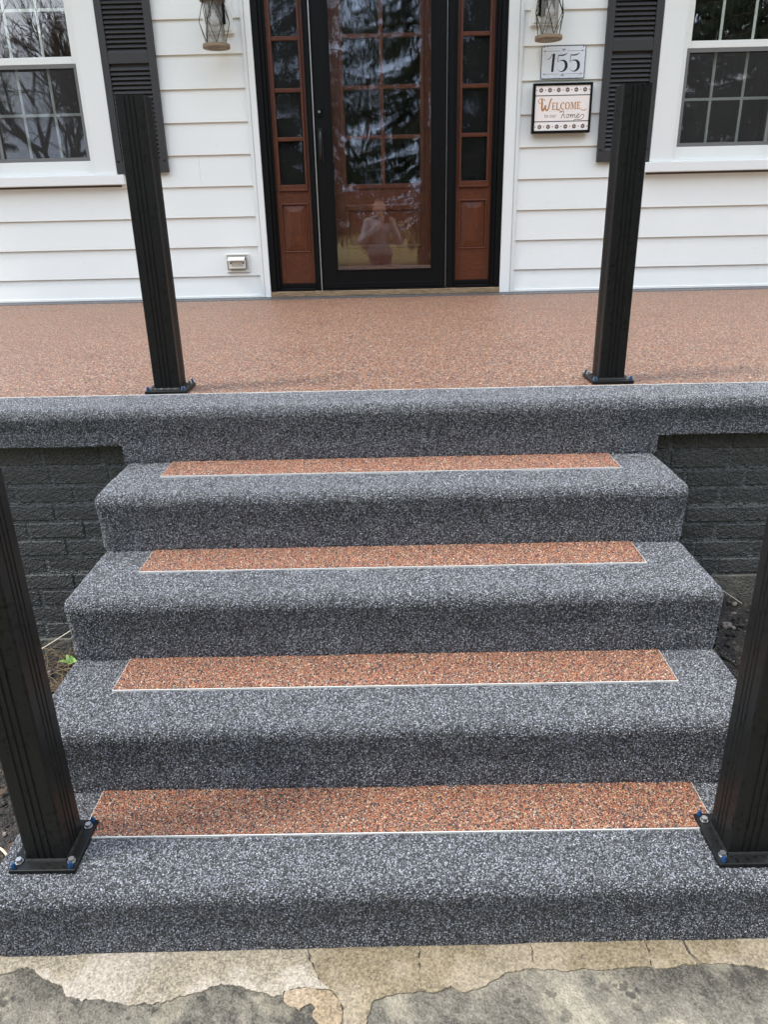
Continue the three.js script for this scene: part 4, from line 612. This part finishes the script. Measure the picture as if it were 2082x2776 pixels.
  const sp = thing('green_sprig', 'small light green seedling on the soil under the brick wall', 'seedling', [-1.165, -0.03, -2.29]);
  for (const [a, l] of [[0.2, 0.045], [1.4, 0.05], [2.6, 0.04], [4.0, 0.045], [5.2, 0.05]]) part(sp, 'leaf', leaf(-1.165, 0.005, -2.285, l, 0.012, a, 0.25), leafM);
  part(sp, 'stem', rod([-1.165, -0.03, -2.29], [-1.165, 0.008, -2.285], 0.0018), leafM);
  const gb = thing('grass_tuft', 'green grass blades at the corner of the bottom step', 'grass tuft', [-1.02, -0.02, -1.2]);
  for (let i = 0; i < 7; i++) part(gb, 'blade', leaf(-1.03 + 0.02 * R(), 0.0 + 0.012 * i, -1.22 + 0.05 * R(), 0.10 + 0.05 * R(), 0.004, 1.2 + 0.7 * R(), 0.1 + 0.35 * R()), leafM);
}

// ---------------------------------------------------------------- what the glass mirrors: trees across the lawn and the photographer
{
  const bark = std({ color: rgb(0.085, 0.065, 0.05), roughness: 0.95 }), needles = std({ color: rgb(0.030, 0.042, 0.020), roughness: 0.8, side: THREE.DoubleSide });
  const spruceGeo = (seed, H) => { const R = rng(seed), p = [], tr = [];
    tr.push(rod([0, 0, 0], [0, H, 0], 0.24, 0.02, 9));
    const tri = (a, b, c) => p.push(...a, ...b, ...c);
    for (let y = 1.7; y < H - 0.3; y += 0.30) { const reach = (1 - y / H) * 0.30 * H + 0.3, n = 6 + (R() * 3 | 0); for (let i = 0; i < n; i++) { const a = R() * 6.283, L = reach * (0.7 + 0.5 * R()), ca = Math.cos(a), sa = Math.sin(a), at = (s) => { const d = L * s; return [ca * d, y - 0.16 * L * s - 0.10 * L * s * s + 0.16 * L * Math.max(0, s - 0.7), sa * d]; };
      tr.push(rod(at(0), at(0.5), 0.025, 0.015, 4), rod(at(0.5), at(1), 0.015, 0.004, 4));
      const m = Math.ceil(L * 17); for (let k = 0; k < m; k++) { const s = 0.15 + 0.85 * (k + R()) / m, o = at(s), l = (0.16 + 0.40 * R()) * (1 - 0.45 * s), sx = (R() - 0.5) * 0.45, sz = (R() - 0.5) * 0.45, e = [o[0] + sx * l * 1.6, o[1] - l, o[2] + sz * l * 1.6]; const w = 0.018 + 0.026 * R(), g = R() * 3.14, wx = Math.cos(g) * w, wz = Math.sin(g) * w;
        tri([o[0] - wx, o[1], o[2] - wz], [o[0] + wx, o[1], o[2] + wz], e); for (let q = 0; q < 4; q++) { const f = 0.15 + 0.75 * R(), b = [o[0] + (e[0] - o[0]) * f, o[1] + (e[1] - o[1]) * f, o[2] + (e[2] - o[2]) * f], h = R() * 6.283, d = 0.05 + 0.06 * R(); tri([b[0], b[1] + 0.012, b[2]], [b[0], b[1] - 0.012, b[2]], [b[0] + Math.cos(h) * d, b[1] - 0.05 * R(), b[2] + Math.sin(h) * d]); } } } }
    const g = new THREE.BufferGeometry(); g.setAttribute('position', new THREE.Float32BufferAttribute(p, 3)); g.computeVertexNormals(); return [merge(tr), g]; };
  const spruces = [spruceGeo(301, 15), spruceGeo(302, 12)];
  const spruce = (x, z, k, s, turn, label) => { const t = thing('spruce_tree', label, 'tree', [x, -0.2, z], 'trees across the lawn'); t.rotation.y = turn; t.scale.setScalar(s); for (const [n, g, m] of [['trunk', spruces[k][0], bark], ['crown', spruces[k][1], needles]]) { const o = new THREE.Mesh(g, m); o.name = n; o.castShadow = o.receiveShadow = true; t.add(o); } };
  const row = [
    [1.2, 12.5, 0, 1, 0.3, 'tall drooping spruce facing the front door across the lawn'],
    [8.4, 12, 0, 0.95, 2.1, 'dense drooping spruce facing the window beside the signs'],
    [-5.6, 15.5, 1, 1.1, 1.1, 'drooping spruce facing the window near the outlet'],
    [-2.7, 17.0, 1, 1.15, 4.0, 'spruce standing just behind the one facing the door'],
    [3.9, 15, 1, 1.2, 3.0, 'spruce filling the gap between the two nearest spruces'],
    [12.8, 14, 0, 1, 5.0, 'spruce standing past the dense one facing the signs'],
  ];
  row.push([4.0, 9.6, 1, 1.1, 0.8, 'nearest spruce on the lawn, just to the hinge side of the door'],
    [9.4, 8.8, 1, 1.15, 2.9, 'near spruce facing the signs on the wall'], [12.0, 9.2, 0, 0.9, 1.9, 'near spruce past the end of the porch on the signs side'],
    [-4.3, 9.9, 1, 1.05, 5.1, 'near spruce on the handle side of the door'], [-14.2, 9.4, 0, 0.95, 0.4, 'near spruce past the end of the porch on the outlet side'], [17.5, 9.5, 0, 1, 3.3, 'outermost near spruce on the signs side of the lawn'], [-19.5, 11, 0, 1, 2.2, 'outermost near spruce on the outlet side of the lawn']);
  for (const r of row) spruce(...r);
  const far = rng(333); for (let i = 0; i < 16; i++) { const x = -34 + i * 4.4 + 1.5 * far(), z = 22 + 9 * far(); if ((x < -6.5 && x > -19) || Math.abs(x) < 3 || (x > 9 && x < 15)) continue; spruce(x, z, i % 2, 0.95 + 0.4 * far(), far() * 6, 'spruce in the row closing off the far side of the lawn'); }
  const bareGeo = (seed, H) => { const R = rng(seed), l = []; const grow = (o, d, len, r, n) => { const e = o.clone().addScaledVector(d, len); l.push(rod(o.toArray(), e.toArray(), r, r * 0.68, n > 4 ? 7 : n > 2 ? 4 : 3)); if (!n) return; const c = n > 5 ? 3 : 2 + (R() < 0.45 ? 1 : 0); for (let i = 0; i < c; i++) { const ax = V3(R() - 0.5, R() - 0.5, R() - 0.5).cross(d).normalize(), q = d.clone().applyAxisAngle(ax, 0.25 + 0.5 * R()); q.y += 0.10; grow(e, q.normalize(), len * (0.66 + 0.2 * R()), r * 0.64, n - 1); } }; grow(V3(0, 0, 0), V3(0.03, 1, 0.02).normalize(), H * 0.22, H * 0.02, 7); return merge(l); };
  const bare = [bareGeo(401, 11), bareGeo(402, 13)];
  const bareTree = (x, z, k, turn, label) => { const t = thing('bare_tree', label, 'tree', [x, -0.2, z], 'bare trees across the lawn'); t.rotation.y = turn; const o = new THREE.Mesh(bare[k], bark); o.name = 'trunk'; o.castShadow = o.receiveShadow = true; t.add(o); };
  bareTree(-9.4, 15.5, 0, 0, 'bare branching tree facing the window near the outlet');
  bareTree(-12.5, 24, 1, 1, 'tall bare tree far back behind the lone spruce');
  bareTree(5.2, 17, 1, 2, 'bare tree between the two drooping spruces');
  bareTree(-0.8, 26, 0, 3, 'bare tree far across the lawn in line with the door');
  bareTree(-13.5, 22, 0, 5, 'bare tree in the gap of the far row of spruces');
  bareTree(-15.5, 27, 1, 2.5, 'bare tree at the open corner of the lawn');
  bareTree(11.5, 29, 1, 4, 'bare tree far behind the dense spruce');
}

{ // the photographer, seen in the storm door
  const cap = (p, a, b, ra, rb) => { const pa = p.clone().sub(a), ba = b.clone().sub(a), h = Math.min(1, Math.max(0, pa.dot(ba) / ba.lengthSq())); return pa.addScaledVector(ba, -h).length() - (ra + (rb - ra) * h); };
  const smin = (a, b, k) => { const h = Math.max(k - Math.abs(a - b), 0) / k; return Math.min(a, b) - h * h * k / 4; };
  const bodyOf = (bones, lo, hi, res, k, tint) => {
    const mc = new MarchingCubes(res, new THREE.MeshStandardMaterial(), false, false, 120000), span = Math.max(hi[0] - lo[0], hi[1] - lo[1], hi[2] - lo[2]) / 2, c = [(lo[0] + hi[0]) / 2, (lo[1] + hi[1]) / 2, (lo[2] + hi[2]) / 2], h = res / 2, p = V3();
    for (let z = 0; z < res; z++) for (let y = 0; y < res; y++) for (let x = 0; x < res; x++) { p.set(c[0] + (x - h) / h * span, c[1] + (y - h) / h * span, c[2] + (z - h) / h * span); let d = 9; for (const b of bones) d = smin(d, cap(p, b[0], b[1], b[2], b[3]), b[4] || k); mc.field[z * res * res + y * res + x] = -d; }
    mc.isolation = 0; mc.update(); const n = mc.count, pos = new Float32Array(n * 3), nor = new Float32Array(n * 3), col = new Float32Array(n * 3);
    for (let i = 0; i < n; i++) { for (let q = 0; q < 3; q++) { pos[i * 3 + q] = mc.positionArray[i * 3 + q] * span + c[q]; nor[i * 3 + q] = mc.normalArray[i * 3 + q]; } const t = tint(pos[i * 3], pos[i * 3 + 1], pos[i * 3 + 2]); col.set(t, i * 3); }
    const g = new THREE.BufferGeometry(); g.setAttribute('position', new THREE.BufferAttribute(pos, 3)); g.setAttribute('normal', new THREE.BufferAttribute(nor, 3)); g.setAttribute('color', new THREE.BufferAttribute(col, 3)); return g; };
  const ox = -0.09, oz = 0.46, v = (x, y, z) => V3(x + ox, y, z + oz), skin = [0.46, 0.27, 0.19], hood = [0.24, 0.235, 0.25], jean = [0.05, 0.06, 0.09], shoe = [0.06, 0.06, 0.06];
  const wl = V3(-0.035, 1.375, 0.115), wr = V3(0.075, 1.375, 0.115), b = [];
  b.push([v(-0.075, 0.98, 0), v(0.075, 0.98, 0), 0.125, 0.125], [v(0, 1.0, 0), v(0, 1.28, 0.0), 0.135, 0.145], [v(-0.07, 1.30, 0.01), v(0.07, 1.30, 0.01), 0.115, 0.115], [v(-0.15, 1.40, 0.01), v(0.15, 1.40, 0.01), 0.062, 0.062], [v(0, 1.40, 0.02), v(0, 1.50, 0.0), 0.066, 0.058]);
  for (const s of [-1, 1]) { const w = s < 0 ? wl : wr, e = v(s * 0.285, 1.13, -0.08); b.push([v(s * 0.185, 1.40, 0.01), e, 0.066, 0.052], [e, w, 0.052, 0.034], [v(s * 0.09, 0.95, 0), v(s * 0.10, 0.50, -0.01), 0.092, 0.062], [v(s * 0.10, 0.50, -0.01), v(s * 0.105, 0.09, 0.02), 0.062, 0.046], [v(s * 0.105, 0.045, 0.03), v(s * 0.115, 0.04, -0.16), 0.046, 0.040]); }
  const body = bodyOf(b, [-0.6, -0.02, -0.1], [0.5, 1.62, 0.8], 100, 0.05, (x, y) => y < 0.09 ? shoe : y < 0.93 ? jean : y > 1.475 ? skin : hood);
  const hb = [], hd = (x, y, z) => v(x, y + 1.60, z - 0.02); hb.push([hd(0, 0.045, 0.015), hd(0, 0.02, 0.02), 0.088, 0.086], [hd(0, -0.02, -0.02), hd(0, -0.075, -0.045), 0.066, 0.040], [hd(0, 0.005, -0.088), hd(0, -0.026, -0.108), 0.009, 0.014, 0.014], [hd(-0.02, -0.062, -0.083), hd(0.02, -0.062, -0.083), 0.009, 0.009, 0.012], [hd(-0.086, -0.005, 0.015), hd(-0.088, -0.035, 0.01), 0.014, 0.010, 0.012], [hd(0.086, -0.005, 0.015), hd(0.088, -0.035, 0.01), 0.014, 0.010, 0.012], [hd(0, -0.05, 0.02), v(0, 1.47, 0), 0.055, 0.056]);
  const head = bodyOf(hb, [-0.26, 1.44, 0.28], [0.08, 1.76, 0.62], 80, 0.03, () => skin);
  const hands = []; for (const s of [-1, 1]) { const w = s < 0 ? wl : wr, q = (x, y, z) => V3(w.x + s * x, w.y + y, w.z + z), f = []; f.push([q(0, 0, 0), q(0.012, 0.035, -0.02), 0.026, 0.026], [q(0.012, 0.035, -0.02), q(0.016, 0.062, -0.032), 0.025, 0.022]);
    for (let i = 0; i < 4; i++) { const y = 0.022 + 0.019 * i, l = [0.8, 0.95, 1, 0.9][i]; f.push([q(0.022, y, -0.03), q(0.024, y + 0.006, -0.062 * l), 0.0092, 0.0088, 0.008], [q(0.024, y + 0.006, -0.062 * l), q(-0.004, y + 0.008, -0.080 * l), 0.0088, 0.0078, 0.008]); }
    f.push([q(0.0, 0.03, -0.025), q(-0.014, 0.062, -0.036), 0.012, 0.0105, 0.01], [q(-0.014, 0.062, -0.036), q(-0.022, 0.088, -0.042), 0.0105, 0.0085, 0.008]);
    hands.push(bodyOf(f, [w.x - 0.09, w.y - 0.05, w.z - 0.12], [w.x + 0.09, w.y + 0.13, w.z + 0.06], 56, 0.012, () => skin)); }
  const t = thing('person', 'person in a pale grey hoodie holding up a phone', 'person', [ox, 0, oz]);
  const vm = std({ vertexColors: true, roughness: 0.75 });
  part(t, 'body', mergeGeometries([body, head, ...hands]), vm);
  const hair = new THREE.SphereGeometry(0.097, 28, 18, 0, Math.PI * 2, 0, 1.35); hair.scale(0.95, 1.02, 1.05); hair.rotateX(0.55); hair.translate(ox, 1.645, oz + 0.0); part(t, 'hair', hair, std({ color: rgb(0.035, 0.022, 0.014), roughness: 0.8 }));
  const hoodg = new THREE.TorusGeometry(0.085, 0.030, 10, 24); hoodg.rotateX(1.9); hoodg.scale(1.15, 1, 1); hoodg.translate(ox, 1.455, oz + 0.03); part(t, 'hood', hoodg, std({ color: rgb(...hood), roughness: 0.9 }));
  for (const s of [-1, 1]) { const e = new THREE.SphereGeometry(0.0105, 12, 8); e.translate(ox + s * 0.031, 1.598, oz - 0.098); part(t, 'eye', e, std({ color: rgb(0.05, 0.04, 0.03), roughness: 0.2 })); }
  const ph = new RoundedBoxGeometry(0.076, 0.152, 0.008, 3, 0.0039); ph.rotateX(-0.38); ph.translate(0.020, 1.44, 0.040); const po = new THREE.Mesh(ph, std({ color: rgb(0.02, 0.02, 0.022), roughness: 0.3 })); po.name = 'phone'; po.castShadow = true; scene.add(po); tag(po, 'dark phone held up in both hands by the person in the hoodie', 'phone');
}
renderer.render(scene, camera);
